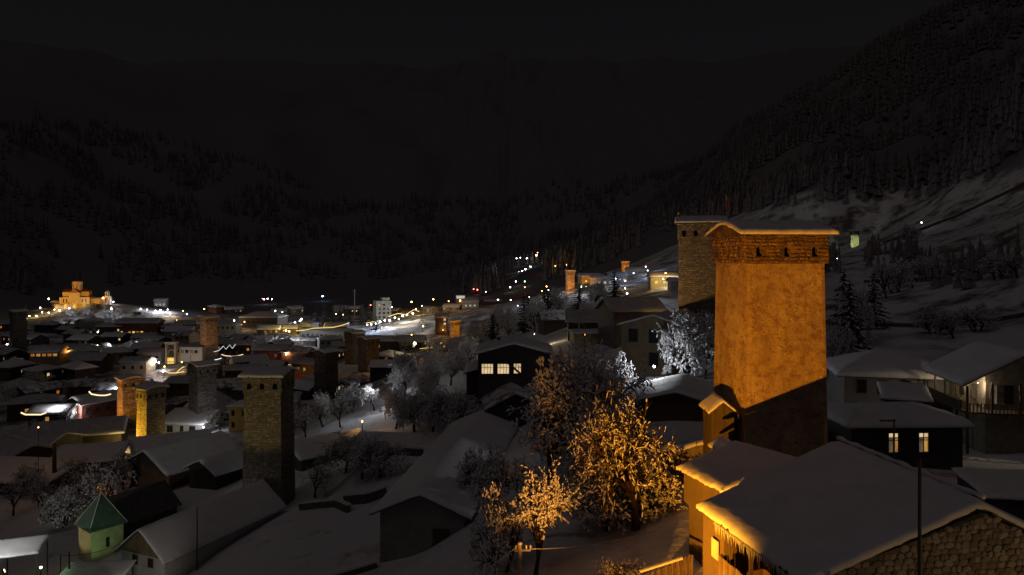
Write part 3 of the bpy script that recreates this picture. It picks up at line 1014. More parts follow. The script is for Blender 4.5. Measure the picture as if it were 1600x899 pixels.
tower('slim orange floodlit tower at the foot of the far slope, the middle of three', 887, 420, 4.4, 12, zt(423, 420), 16, 'x', 'stone', 'stone_core', .95, 2.6, 3, .7, 1.2, .25, seed=15,
      group='small orange towers in the distance')
tower('tiny orange floodlit tower highest on the slope beside a blue-lit roof', 975, 500, 4.0, 15, zt(409, 500), 13, 'x', 'stone', 'stone_core', .95, 2.4, 3, .7, 1.2, .25, seed=16,
      group='small orange towers in the distance')
tower('small pale tower glowing greenish at its foot on the dark right hillside', 1329, 400, 4.4, -20, zt(361, 400), 11, 'x', 'stone', 'stone_core', .95, 2.4, 3, .7, 1.2, .25, seed=17)
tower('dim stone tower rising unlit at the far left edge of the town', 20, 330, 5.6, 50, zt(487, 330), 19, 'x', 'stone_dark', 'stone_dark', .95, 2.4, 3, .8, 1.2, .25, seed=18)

def spot(name, loc, target, power, col, size, blend=.5, rad=.25):
    ld = bpy.data.lights.new(name, 'SPOT')
    ld.energy = power
    ld.color = col
    ld.spot_size = R(size)
    ld.spot_blend = blend
    ld.shadow_soft_size = rad
    lo = bpy.data.objects.new(name, ld)
    COL.objects.link(lo)
    lo.location = loc
    lo.rotation_euler = (Vector(target) - Vector(loc)).to_track_quat('-Z', 'Y').to_euler()
    return lo
def floodlight(loc, target, power, col, size, label, blend=.5, rad=.2, group=None, lens='e_orange'):
    """a floodlight: housing with a glowing lens on a post, and its beam"""
    x, y, z_ = loc
    g = gz(x, y)
    d = (Vector(target) - Vector(loc)).normalized()
    root = thing('floodlight', label, 'floodlight', (x, y, g), 0, group)
    h = z_ - g
    a = MB()
    if h > .3:
        a.tube([(0, 0, -.4), (0, 0, h)], .07, 6)
    a.build('post', M['iron'], root)
    q = d.to_track_quat('X', 'Z').to_matrix()
    b = MB()
    c = Vector((0, 0, h)) - d * .12
    b.box(c, (.22, .42, .34), 0, q)
    b.build('housing', M['iron'], root)
    l = MB()
    l.box(Vector((0, 0, h)) + d * .005, (.02, .34, .26), 0, q)
    l.build('lens', M[lens], root)
    s_ = spot('beam', Vector(loc) + d * .12, target, power, col, size, blend, rad)
    return root
ORG = (1.0, .36, .018)
floodlight((-6, 18, -16.1), (18.6, 47.5, -7.6), 70000, ORG, 40, 'orange floodlight on a post aimed at the great ochre tower', .85, .12)
floodlight((4.2, 29, -15.6), (1.2, 42, -12.6), 7500, (1.0, .38, .05), 40, 'small orange floodlight below the slim golden tree', .7, .1)
floodlight((24, 15.5, -14.5), (19, 26, -11), 620, (1.0, .58, .2), 80, 'small warm floodlight below the near stone gable', .5, .05)
# lights of the smaller towers
for loc, tg, pw, sz, lb in (
        ((-92.5, 158, hz(-92.5, 158) + 1.6), (-85, 163, -37), 13500, 62, 'yellow floodlight on the wall at the foot of the twin towers'),
        ((-109, 176, hz(-109, 176) + 1.5), (-104, 189, -36), 14000, 70, 'orange floodlight at the foot of the farther twin tower'),
        ((-37, 372, gz(-37, 372) + 1.5), (-32, 389, -38), 16000, 60, 'floodlight before the small orange tower in the valley'),
        ((30, 402, gz(30, 402) + 2), (36, 420, -14), 30000, 60, 'floodlight before the slim orange tower on the far slope'),
        ((74, 485, gz(74, 485) + 2), (80, 500, -7), 26000, 60, 'floodlight before the tiny orange tower high on the slope'),
        ((-131, 287, -41), (-130, 300, -32), 4200, 60, 'orange floodlight at the foot of the brown tower far left')):
    floodlight(loc, tg, pw, (1.0, .50, .03) if 'yellow' in lb else (1.0, .34, .025), sz, lb, .6, .3)
floodlight((190.5, 391, gz(190.5, 391) + 1.2), (194.6, 401, 8), 5200, (.75, 1.0, .4), 52, 'greenish floodlight at the small tower on the right hillside', .6, .3)
floodlight((11, 107, gz(11, 107) + 7), (31, 115, -1), 9500, (1.0, .52, .17), 60, 'dim amber floodlight reaching the grey tower with flags', .6, .3)
floodlight((-44, 64, -31.5), (-32, 93, -18.4), 6000, (1.0, .72, .28), 28, 'dim yellow floodlight aimed at the rough grey tower with the snow cap', .5, .3)

# flags on the grey tower
def flag(px, py0, py1, Y, label, fh, wave=0.0):
    a, b = at(px, py1, Y), at(px, py0, Y)
    root = thing('flag', label, 'flag', a)
    h = b.z - a.z
    p = MB()
    p.tube([(0, 0, -.8), (0, 0, h)], .045, 6)
    p.build('pole', M['iron'], root)
    for nm, mat, u0, u1, v0, v1 in (('cloth', 'flag_white', 0, 1, 0, 1), ('red_cross_upright', 'flag_red', .38, .62, 0, 1), ('red_cross_bar', 'flag_red', 0, 1, .4, .6)):
        m = MB()
        n = 8
        dz = .012 if nm != 'cloth' else 0
        rows = []
        for i in range(n + 1):
            u = u0 + (u1 - u0) * i / n
            for v in (v0, (v0 + v1) / 2, v1):
                x = .06 + u * fh * (.42 + wave)
                zz = h - .1 - (1 - v) * fh - u * fh * (.75 - wave)
                yy = .22 * math.sin(u * 7 + v * 2) * u
                rows.append((x, yy, zz))
        fs = [(i * 3 + k, i * 3 + 3 + k, i * 3 + 4 + k, i * 3 + 1 + k) for i in range(n) for k in range(2)]
        nn = len(rows)
        th_ = .012 + dz
        vs = [(x, y - th_, q) for x, y, q in rows] + [(x, y + th_, q) for x, y, q in rows]
        m.add(vs, fs + [tuple(nn + k for k in reversed(f)) for f in fs])
        m.build(nm, M[mat], root, smooth=True)
flag(1058, 331, 347, 117, 'small red and white flag at the left corner of the grey tower roof', .8, .3)
flag(1133, 302, 346, 119, 'large limp red and white flag on a tall pole above the ochre tower roof', 2.0, -.1)

# ---- the near stone house, lower right
A, E2, R2, R1 = Vector((8.5, 32.2, -11.5)), Vector((10.25, 24.7, -11.5)), Vector((17.8, 26.8, -9.5)), Vector((16.3, 35.6, -9.5))
E3, E4 = Vector((23.6, 27.3, -12.3)), Vector((22.6, 36.6, -12.3))
O = Vector((14, 29.5, gz(14, 29.5)))
nh = thing('stone_house', 'near stone house with a broad unbroken snow roof and lit left eave', 'house', O)
def bil(a, b, c, d, u, v):
    return a.lerp(b, u).lerp(d.lerp(c, u), v)
def Pm(u, v):
    u = max(-.05, min(1.05, u))
    s_ = abs(v - .5) * 2
    sm = math.sqrt(s_ * s_ + .0009) - .01
    if v < .5:
        p = R1.lerp(R2, u).lerp(A.lerp(E2, u), sm)
    else:
        p = R1.lerp(R2, u).lerp(E4.lerp(E3, u), sm)
    return p - O
def Pm0(u, v):
    s_ = abs(v - .5) * 2
    return (R1.lerp(R2, u).lerp(A.lerp(E2, u), s_) if v < .5 else R1.lerp(R2, u).lerp(E4.lerp(E3, u), s_)) - O
nr = slab(Pm0, 1, 2, .14).build('roof', M['wood'], nh)
snow_on(Pm, 8.6, 14, 54, 80, .26, 3.1, .05, .10, .06).build('roof_snow', M['snow'], nr, smooth=True)
# ridge lip of drifted snow
rl = MB()
rp = []
for i in range(25):
    u = i / 24
    p = R1.lerp(R2, u) - O
    rp.append(p + Vector((.18, .02, .30 + .03 * math.sin(i * 1.7))))
rl.tube(rp, [.10 + .03 * math.sin(i * 2.1) for i in range(25)], 7)
rl.build('ridge_snow', M['snow'], nr, smooth=True)
d1 = (E2 - A); d1.z = 0; d1.normalize()
n1v = Vector((-d1.y, d1.x, 0))        # towards the ridge
def wallbox(mb, a, b, z0, z1, t=.35):
    a, b = Vector((*a[:2], 0)), Vector((*b[:2], 0))
    d = (b - a).normalized()
    n = Vector((-d.y, d.x, 0))
    mb.prism([a + Vector((0, 0, z0)) - O, b + Vector((0, 0, z0)) - O, b + Vector((0, 0, z1)) - O, a + Vector((0, 0, z1)) - O], n * t)
wA = A + n1v * .32
w_mid = wA + d1 * 1.75
m = MB(); wallbox(m, wA - d1 * .1, w_mid, -19.5, -11.55)
m.build('plaster_wall', M['w_tan'], nh)
m = MB(); wallbox(m, w_mid + n1v * 1.9, E2 + n1v * 2.1 - d1 * .4, -19.5, -11.15)
wallbox(m, w_mid + n1v * .3, w_mid + n1v * 2.0, -19.5, -11.3, .25)
m.build('loggia_wall', M['w_brown'], nh)
m = MB()
for k in range(4):
    p = w_mid + d1 * (.35 + 1.55 * k) + n1v * .12 - O
    m2 = MB(); m2.box((p.x, p.y, -13.2 - O.z), (.14, .14, 3.5)); m2.build('post', M['wood'], nh)
p0, p1 = w_mid - d1 * .2 - n1v * .06, E2 - d1 * .5 + n1v * .26
for zz in (-14.02, -13.05):
    m2 = MB(); m2.beam(p0 + Vector((0, 0, zz)) - O, p1 + Vector((0, 0, zz)) - O, .10, .12); m2.build('rail', M['plank'], nh)
pm = MB(); pm.box((0, 0, 0), (.15, .03, .95), tone=.5)
pme = [pm.mesh('plank', M['plank'])]
for tn in (.2, .8):
    q = MB(); q.box((0, 0, 0), (.145, .035, .93), tone=tn); pme.append(q.mesh('plank', M['plank']))
nn = int((p1 - p0).length / .17)
ang1 = math.atan2(d1.y, d1.x)
for k in range(nn):
    p = p0.lerp(p1, (k + .5) / nn) - n1v * .07 - O
    ob('plank', pme[k % 3], nh, (p.x, p.y, -13.53 - O.z + rnd.uniform(-.02, .02)), ang1 + rnd.uniform(-.03, .03))
m = MB(); m.prism([p0 + Vector((0, 0, -14.25)) - O, p1 + Vector((0, 0, -14.25)) - O, p1 + n1v * 2 + Vector((0, 0, -14.25)) - O, p0 + n1v * 2 + Vector((0, 0, -14.25)) - O], (0, 0, .12))
m.build('loggia_floor', M['wood'], nh)
m = MB(); wallbox(m, p0 + n1v * .12, p1 + n1v * .12, -19.5, -14.3)
m.build('base_wall', M['w_tan'], nh)
q = wA + d1 * 1.15 - n1v * .10 - O
m = MB(); m.box((q.x, q.y, -12.95 - O.z), (.55, .05, .85), 0, Matrix.Rotation(ang1, 3, 'Z'))
m.build('notice_board', M['white_board'], nh)
# icicles along the eave and fringe along the rake
im = []
for k in range(5):
    m = MB(); l = .12 + .09 * k
    m.tube([(0, 0, .05), (0, 0, -l * .5), (0, 0, -l)], [.022, .015, .003], 5)
    im.append(m.mesh('icicle', M['ice'], True))
for k in range(80):
    u = .2 + .8 * (k + rnd.random() * .7) / 80
    p = A.lerp(E2, u) - n1v * .04 - O
    ob('icicle', rnd.choice(im), nr, (p.x, p.y, p.z - .12))
# end gable in rubble stone
g0, g1 = E2 - d1 * .35 + n1v * .35, E3 - d1 * .1 - Vector((.5, 0, 0))
gd = (g1 - g0); gd.z = 0; gl = gd.length; gd.normalize()
gn = Vector((gd.y, -gd.x, 0))
ur = ((R2 - g0).dot(gd))
def ztopg(u):
    return (-11.6 + 1.95 * (u / ur) if u < ur else -9.65 - 2.7 * (u - ur) / (gl - ur))
m = MB()
base = Vector((g0.x, g0.y, 0)) - O
m.prism([base + Vector((0, 0, -19.5)), base + gd * gl + Vector((0, 0, -19.5)), base + gd * gl + Vector((0, 0, -12.4)), base + gd * ur + Vector((0, 0, ztopg(ur) - .1)), base + Vector((0, 0, -11.6))], -gn * .4)
gw = m.build('gable_wall', M['stone_core'], nh)
stm = []
rg = random.Random(5)
for k in range(10):
    m = MB()
    n = 8
    ring = []
    for a_ in range(n):
        t_ = 2 * math.pi * (a_ + rg.uniform(-.25, .25)) / n + .39
        q_ = max(abs(math.cos(t_)), abs(math.sin(t_))) ** .7
        ring.append((math.cos(t_) * .5 / q_ * rg.uniform(.82, 1.06), math.sin(t_) * .5 / q_ * rg.uniform(.82, 1.06)))
    vs = [(x, .03, q) for x, q in ring] + [(x * .86, -.035 * rg.uniform(.5, 1.5), q * .86) for x, q in ring] + [(rg.uniform(-.1, .1), -.045, rg.uniform(-.1, .1))]
    m.add(vs, [(i, (i + 1) % n, n + (i + 1) % n, n + i) for i in range(n)] + [(n + i, n + (i + 1) % n, 2 * n) for i in range(n)], 0, rg.random())
    stm.append(m.mesh('stone', M['stone'], False))
cnt = 0
zz = -12.15
while zz < -9.2:
    hh = rg.uniform(.14, .27)
    u = rg.uniform(0, .2)
    while u < gl - .2:
        w_ = rg.uniform(.16, .5)
        if zz + hh < ztopg(u + w_ / 2) + .02 and cnt < 290:
            p = base + gd * (u + w_ / 2) + Vector((0, 0, zz + hh / 2 + rg.uniform(-.03, .03)))
            o = ob('stone', rg.choice(stm), gw, p, scale=(w_ * 1.05, rg.uniform(.4, 1.9), hh * rg.uniform(1.0, 1.3)), rot=(0, rg.uniform(-.22, .22), math.atan2(gd.y, gd.x)))
            cnt += 1
        u += w_
    zz += hh * .95
# ---- annex behind its left corner
O2 = Vector((11, 36.5, gz(11, 36.5)))
an = thing('annex', 'low ochre annex lit bright orange, between the near house and the great tower', 'outbuilding', O2)
Lc, Fc, Gc, Hc = Vector((9.7, 41.0, -12.35)), Vector((10.38, 34.6, -11.55)), Vector((14.8, 35.8, -10.45)), Vector((13.2, 41.8, -11.1))
Pa = lambda u, v: Lc.lerp(Fc, u).lerp(Hc.lerp(Gc, u), v) - O2
ar = slab(Pa, 1, 1, .12).build('roof', M['wood'], an)
snow_on(Pa, 6.4, 4.2, 40, 30, .22, 9.2, .08, .1, .06).build('roof_snow', M['snow'], ar, smooth=True)
dA = (Fc - Lc); dA.z = 0; dA.normalize(); nA = Vector((-dA.y, dA.x, 0))
def blk(a, b, dep, z0, z1, z2, mt, nm):
    m = MB()
    m.prism([Vector((a.x, a.y, z0)) - O2, Vector((b.x, b.y, z0)) - O2, Vector((b.x, b.y, z2)) - O2, Vector((a.x, a.y, z1)) - O2], nA * dep)
    return m.build(nm, M[mt], an)
blk(Lc + dA * .2 + nA * .25, Fc - dA * .15 + nA * .25, 3.2, -14.2, -12.36, -11.62, 'w_tan', 'upper_wall')
blk(Lc + dA * .5 + nA * .45, Fc + dA * .1 + nA * .45, 3.0, -19.5, -14.22, -14.22, 'w_tan', 'lower_wall')
hp = Lc.lerp(Fc, .66) + nA * .43 - O2
m = MB(); m.box((hp.x, hp.y, -15.3 - O2.z), (.7, .06, .5), 0, Matrix.Rotation(math.atan2(dA.y, dA.x), 3, 'Z'))
m.build('vent_opening', M['void'], an)
# ---- covered stair between annex and tower foot
O3 = Vector((13.3, 43, gz(13.3, 43)))
st = thing('covered_stair', 'narrow snow-capped roofed stair leaning on the left foot of the great tower', 'stair', O3)
pts = [Vector((13.0, 40.6, -11.1)), Vector((13.75, 46.4, -12.0))]
for i, (a, b) in enumerate([(pts[0], pts[1])]):
    Pst = lambda u, v, a=a, b=b: a.lerp(b, u) + Vector(((v - .5) * 1.5, 0, -.45 * abs(v - .5) * 2)) - O3
    r_ = slab(Pst, 1, 2, .1).build('roof', M['wood'], st)
    snow_on(lambda u, v: Pst(u, v), 6.7, 1.6, 24, 10, .22, 4.4, .05, .06).build('roof_snow', M['snow'], r_, smooth=True)
m = MB()
m.prism([Vector((12.7, 40.8, -18)) - O3, Vector((13.4, 46.3, -18)) - O3, Vector((13.4, 46.3, -12.45)) - O3, Vector((12.7, 40.8, -11.6)) - O3], (1.0, 0, 0))
m.build('side_wall', M['w_tan'], st)
# porch with its own little gable at the far end of the stair
O4 = Vector((14.2, 49.5, gz(14.2, 49.5)))
po = thing('porch', 'little gabled porch with wooden front at the left foot of the great tower', 'porch', O4)
gp_ = lambda u, v: Vector((13.55 + 1.9 * v, 48.3 + 2.6 * u, -10.0 - abs(v - .5) * 2 * .75 )) - O4
r_ = slab(gp_, 1, 2, .1).build('roof', M['wood'], po)
snow_on(gp_, 2.6, 2.1, 14, 14, .2, 7.7, .05, .05).build('roof_snow', M['snow'], r_, smooth=True)
m = MB(); m.prism([Vector((13.75, 48.5, -17)) - O4, Vector((15.3, 48.5, -17)) - O4, Vector((15.3, 48.5, -10.75)) - O4, Vector((14.5, 48.5, -10.15)) - O4, Vector((13.75, 48.5, -10.75)) - O4], (0, 2.2, 0))
m.build('wall', M['wood'], po)
# ruined wall with a snow cap, left of the annex
def cap_wall(label, a, b, za0, zb0, t, depth=5, mat='big_stone', name='stone_wall', snow=.25):
    a, b = Vector((*a, 0)), Vector((*b, 0))
    d = (b - a); ln = d.length; d.normalize(); n = Vector((d.y, -d.x, 0))
    if n.y > 0: n = -n
    c = (a + b) / 2
    root = thing(name, label, 'wall', (c.x, c.y, min(za0, zb0) - depth + .1))
    Oz = Vector(root.location)
    m = MB()
    m.prism([a + Vector((0, 0, za0 - depth)) - Oz, b + Vector((0, 0, zb0 - depth)) - Oz, b + Vector((0, 0, zb0)) - Oz, a + Vector((0, 0, za0)) - Oz], -n * t)
    core = m.build('core', M['stone_core'], root)
    m = MB()
    courses(m, lambda q: a + Vector((0, 0, 0)) - Oz, d, n, lambda q: ln, min(za0, zb0) - min(depth, 3.2), min(za0, zb0) - .02, .27, .42, random.Random(3), None, (.02, .10))
    s_ = m.build('stonework', M[mat], core); s_['kind'] = 'stuff'
    Pw = lambda u, v: a.lerp(b, u) + n * .06 - n * (t + .12) * v + Vector((0, 0, za0 + (zb0 - za0) * u + .08 * math.sin(u * 9))) - Oz
    snow_on(Pw, ln, t, max(8, int(ln / .3)), 6, snow, 2.2, .08, .05).build('wall_snow', M['snow'], root, smooth=True)
    return root
cap_wall('rough ruined stone wall with a snowy top, glowing orange beside the great tower', (10.3, 51.5), (14.2, 50.6), -14.5, -13.5, .6)

# ---- paling fence at the annex foot
a, b = at(1000, 905, 36.6), at(1083, 868, 37.6)
fr = thing('paling_fence', 'grey paling fence of upright boards under the lit annex wall', 'fence', ((a.x + b.x) / 2, (a.y + b.y) / 2, gz((a.x + b.x) / 2, (a.y + b.y) / 2)))
Of = Vector(fr.location)
N = 24
fang = math.atan2(b.y - a.y, b.x - a.x)
fp = []
for tn in (.2, .5, .8):
    q = MB(); q.box((0, 0, 0), (.10, .03, 1.25), tone=tn); fp.append(q.mesh('paling', M['plank']))
for k in range(N):
    p = a.lerp(b, (k + .5) / N) - Of
    ob('paling', fp[k % 3], fr, (p.x, p.y, p.z - .55 + rnd.uniform(-.07, .07)), rot=(rnd.uniform(-.06, .06), rnd.uniform(-.06, .06), fang))
for dz in (-.3, -.9):
    m = MB(); m.beam(a - Of + Vector((.02, .04, dz)), b - Of + Vector((.02, .04, dz)), .05, .09); m.build('rail', M['plank'], fr)
m = MB()
m.beam(at(1000, 893, 36.2) - Of, at(1066, 872, 36.6) - Of, .16, .10)
m.build('snow_rail', M['snow'], fr)

# ---- houses on the right-hand slope
sm_h = house('house', 'low dark house with two lit windows, right of the great tower', 1388, 61, 9.4, 5.5, 3.0, 2, 'hip', 15, 'w_dark', ov=.5, T=.5,
             base=-16.9, wins=[('F', -1.2, 1.45, .95, 1.75, 'lit_dim', (2, 2), 'frame'), ('F', 1.35, 1.45, .95, 1.75, 'lit_dim', (2, 2), 'frame')])
for u in (-1.2, 1.35):
    for du, w_, h_, zc, mt in ((-.0, .84, .38, 2.1, 'lit_warm'), (.2, .40, 1.05, 1.25, 'lit_amber')):
        m = MB(); m.box((u + du, -2.765, zc), (w_, .012, h_)); m.build('lit_curtain', M[mt], sm_h)
house('house', 'dark two-storey house with a hipped snow roof, behind the two lit windows', 1385, 80, 10.5, 8.5, 5.4, -14, 'hip', 22, 'w_grey', 'snow', ov=.9, T=.35,
      base=-18, wins=[('F', -3.5, 3.8, 1.0, 1.5), ('F', -1.4, 3.8, 1.0, 1.5), ('F', .8, 3.8, 1.0, 1.5), ('F', -2.6, 1.2, 1.1, 1.4), ('F', .4, 1.2, 1.1, 1.4)])
house('lean_to', 'small snow-covered lean-to roof between the balcony house and the hipped house', 1412, 67, 3.6, 2.6, 2.9, -20, 'shed', 16, 'w_dark', T=.35, ov=.3, base=-16.2)
# veranda house
bx = Vector((48.46, 69.7))
vh = thing('veranda_house', 'house with a lit stone-walled veranda under a broad snow roof, far right', 'house', (bx.x, bx.y, -19), R(81))
L_, W_, hE = 9.3, 9.6, 6.9
tpv = math.tan(R(29))
hv = lambda x, y: hE + 5.5 * tpv - abs(y) * tpv
rv = slab(lambda u, v: Vector((-L_ / 2 + L_ * u, -5.5 + 11 * v, hv(0, -5.5 + 11 * v))), 1, 2, .15).build('roof', M['metal_roof'], vh)
snow_on(lambda u, v: Vector((-L_ / 2 + L_ * u, -5.5 + 11 * v, hE + 5.5 * tpv - math.sqrt((-5.5 + 11 * v) ** 2 + .04) * tpv + .05)), L_, 11, 36, 44, .32, 6.6, .06).build('roof_snow', M['snow'], rv, smooth=True)
m = MB()
m.prism([(-L_ / 2 + 1.5, 2.9, -2), (-L_ / 2 + 1.5, -4.6, -2), (-L_ / 2 + 1.5, -4.6, 7.2), (-L_ / 2 + 1.5, 0, 9.6), (-L_ / 2 + 1.5, 2.9, 8.2)], (L_ - 1.9, 0, 0))
wl = m.build('stone_wall', M['stone'], vh)
m = MB(); m.box((0, 4.05, 4.25), (L_ - .4, 2.4, .16)); m.box((-L_ / 2 + .75, -.6, 4.25), (1.5, 8.0, .15)); m.build('veranda_floor', M['wood'], vh)
# in local axes +y faces camera-left, -x faces the camera
for x in (-4.5, -2.3, .1, 2.4, 4.3):
    m = MB(); m.box((x, 5.1, 5.55), (.16, .16, 2.5)); m.box((x, 5.1, 1.0), (.2, .2, 6.4)); m.build('post', M['wood'], vh)
for y in (3.0, .6, -1.8):
    m = MB(); m.box((-4.55, y, 5.7), (.16, .16, 2.9)); m.build('post', M['wood'], vh)
bal = MB(); bal.box((0, 0, 0), (.05, .11, .85)); bme = bal.mesh('baluster', M['plank'])
for k in range(14):
    ob('baluster', bme, vh, (-4.56, 4.9 - k * .32, 4.72))
m = MB(); m.box((-4.56, 2.8, 5.16), (.08, 4.6, .07)); m.build('rail', M['wood'], vh)
m = MB(); m.box((.4, 5.12, 4.75), (7.4, .05, .85)); m.build('parapet_boards', M['wood'], vh)
m = MB(); m.box((-3.6, 5.0, 4.85), (1.5, .04, .9)); m.build('yellow_panel', M['w_yellow'], vh)
for x, lit in ((-1.0, 'lit_dim'), (1.6, 'glass')):
    wi = window(vh, (x, 2.92, 5.7), R(180), .9, 1.5, lit)
window(vh, (-L_ / 2 + 1.5, .9, 5.8), R(-90), .8, 1.9, 'glass')
window(vh, (-L_ / 2 + 1.5, 2.2, 5.8), R(-90), .7, 1.9, 'lit_dim')
def bulb(loc, power, col, label, r=.03, parent=None, hang=.4, group=None):
    m = MB(); m.ball((0, 0, 0), r, 0, 8, 5)
    m.tube([(0, 0, r * .9), (0, 0, r + hang)], .012, 5, 1)
    o = m.build('ceiling_lamp', [M['e_warm'], M['iron']], loc=loc)
    tag(o, label, 'lamp', group)
    ld = bpy.data.lights.new('bulb_light', 'POINT'); ld.energy = power; ld.color = col; ld.shadow_soft_size = r
    lo = bpy.data.objects.new('bulb_light', ld); COL.objects.link(lo); lo.location = Vector(loc) - Vector((0, 0, r * 1.6))
    return o
def loc2w(root, p):
    c, s_ = math.cos(root.rotation_euler[2]), math.sin(root.rotation_euler[2])
    return Vector((root.location[0] + c * p[0] - s_ * p[1], root.location[1] + s_ * p[0] + c * p[1], root.location[2] + p[2]))
bulb(loc2w(vh, (-3.2, 3.6, 6.9)), 150, (1, .78, .5), 'warm bulb hanging at the corner of the stone-walled veranda')
bulb(loc2w(vh, (1.2, 4.2, 6.75)), 70, (1, .74, .46), 'dim warm bulb hanging farther back in the stone-walled veranda')
house('shed', 'dark board shed at the right edge below the veranda house', 1590, 46, 5.5, 4, 2.6, -8, 'shed', 6, 'w_dark', 'snow', ov=.2, T=.22)

# ---- mid-distance houses
litw = house('house', 'dark house with three big lit windows and an outside stair', 803, 120, 10, 11.8, 6.7, 90, 'gable', 15, 'w_dark', 'snow', ov=.7, T=.35, base=-22.6,
             wins=[('L', -4.35, 4.15, 2.0, 1.75, 'lit_warm', (4, 2), 'frame'), ('L', -1.75, 4.15, 2.0, 1.75, 'lit_warm', (4, 2), 'frame'), ('L', .55, 4.2, 1.3, 1.75, 'lit_warm', (3, 2), 'frame')], chim=(2, 2.6, 1.0))
m = MB()
m.beam((-5.35, 2.2, 6.2), (-5.35, -2.2, 2.4), .14, .34)
m.build('stair_stringer', M['wood'], litw)
m = MB(); m.beam((-5.5, 1.2, 6.3), (-5.5, -2.6, 3.1), .05, .08)
for k in range(9):
    y = 1.1 - k * .45
    m.beam((-5.5, y, 6.2 - (1.2 - y) * .84), (-5.5, y, 5.3 - (1.2 - y) * .84), .04)
m.build('stair_railing', M['wood'], litw)
house('annex', 'snow-roofed lean-to on the left side of the house with three big lit windows', 746, 121, 9, 3.2, 4.6, 90, 'shed', -14, 'w_dark', 'snow', ov=.4, T=.3, base=-23)
house('shed', 'snow-buried shed below the house with three big lit windows', 802, 99, 6, 7.5, 2.0, 96, 'gable', 27, 'w_dark', 'snow_thin', ov=.5, T=.4, base=-22.6)
house('barn', 'long barn with a wide snow roof and a dark open gable, lower centre', None, 80, 33, 7.8, 3.8, 82.5, 'gable', 23, 'w_grey', 'snow', ov=.75, T=.28, X=-6.0, base=-26.8,
      door=('L', 1.8, 1.6, 2.2), res=.5)
house('lean_to', 'small snow roof tucked against the right side of the long barn', 722, 70, 6, 3.4, 2.4, 78, 'shed', -20, 'w_dark', 'snow', ov=.3, T=.25)
house('shed', 'long low shed with a snow roof, below the white-lit tree', 1062, 76, 9, 8.4, 2.4, 72, 'gable', 15, 'w_brown', 'snow', ov=.8, T=.3, base=-17.3, chim=None)
house('house', 'pale two-storey house with dark openings, behind the white-lit tree', 1040, 104, 12, 9.5, 7.6, 62, 'gable', 17, 'w_tan', 'snow_old', ov=.5, T=.22, base=-17.4,
      wins=[('L', 3.2, 6.1, 1.6, 2.0, 'void', (1, 1)), ('L', 3.2, 2.9, 1.6, 2.0, 'void', (1, 1)), ('L', 0, 6.1, 1.5, 2.0, 'void', (1, 1)), ('L', 0, 2.9, 1.5, 2.0, 'void', (1, 1)), ('L', -3, 6.1, 1.5, 2.0, 'void', (1, 1))])
house('house', 'tall blank-sided house left of the pale two-storey house', 985, 122, 9, 8, 6.2, 12, 'gable', 24, 'w_grey', 'snow_old', ov=.5, T=.25)
house('garage', 'low yellow-lit wall with a flat snow roof beside the utility pole', 932, 128, 9, 6, 3.2, 3, 'flat', 0, 'w_yellow', 'snow', T=.3)
house('house', 'dark snow-roofed house above the yellow-lit garage', 925, 146, 10, 8, 4.4, -4, 'gable', 24, 'w_brown', 'snow_old', T=.3)
house('house', 'dim house with a half-bare roof below the three orange towers', 885, 190, 14, 9, 4.5, 8, 'gable', 22, 'w_dark', 'snow_thin', T=.25)
house('house', 'dark low house under the slope, right of the dim half-bare roof', 950, 178, 13, 8, 4, -6, 'gable', 20, 'w_dark', 'snow_old', T=.25)

# ---- lower left
gh = house('house', 'long low house with a boarded white gable and two little windows, bottom left', None, 84.5, 17.5, 6.8, 3.3, 66, 'gable', 38, 'w_white', 'snow', ov=.5, T=.2, gablemat='plank',
           wins=[('L', -1.1, 2.35, .8, 1.0), ('L', 1.3, 2.35, .8, 1.0)], base=-35.5, roof='metal_roof', X=-36.6, res=.35)
O5 = at(158, 866, 92)
ch_ = thing('chapel', 'small pale green-lit chapel with a pointed metal roof, bottom left', 'chapel', (O5.x, O5.y, -38.6), R(52))
m = MB(); m.box((0, 0, .6), (3.9, 3.9, 6.2)); m.build('wall', M['w_cream'], ch_)
m = MB()
m.add([(-2.3, -2.3, 3.7), (2.3, -2.3, 3.7), (2.3, 2.3, 3.7), (-2.3, 2.3, 3.7), (0, 0, 7.7), (-2.3, -2.3, 3.58), (2.3, -2.3, 3.58), (2.3, 2.3, 3.58), (-2.3, 2.3, 3.58)],
      [(0, 1, 4), (1, 2, 4), (2, 3, 4), (3, 0, 4), (5, 8, 7, 6), (0, 5, 6, 1), (1, 6, 7, 2), (2, 7, 8, 3), (3, 8, 5, 0)])
cr_ = m.build('roof', M['green_roof'], ch_)
for sx, sy in ((-1, -1), (1, -1), (1, 1), (-1, 1)):
    m = MB(); m.beam((sx * 2.3, sy * 2.3, 3.74), (0, 0, 7.74), .10, .06); m.build('ridge_strip', M['steel'], cr_)
m = MB()
for k in range(26):
    u, v = rnd.random(), rnd.random()
    f_ = rnd.random() ** 1.8
    w_ = (1 - f_) * 1.9
    m.ball((2.25 * (1 - f_) - .05, (v - .5) * 2 * w_, 3.75 + 3.9 * f_ + .02), .28 * (1.1 - f_), 0, 7, 4, .6)
m.build('roof_snow', M['snow'], cr_, smooth=True)
m = MB(); m.tube([(0, 0, 7.6), (0, 0, 8.6)], .04, 5); m.box((0, 0, 8.3), (.5, .05, .05)); m.build('cross', M['steel'], cr_)
window(ch_, (0, -1.95, 1.7), 0, .45, 1.3, 'glass', (1, 1))
window(ch_, (1.95, 0, 1.7), R(90), .45, 1.3, 'glass', (1, 1))
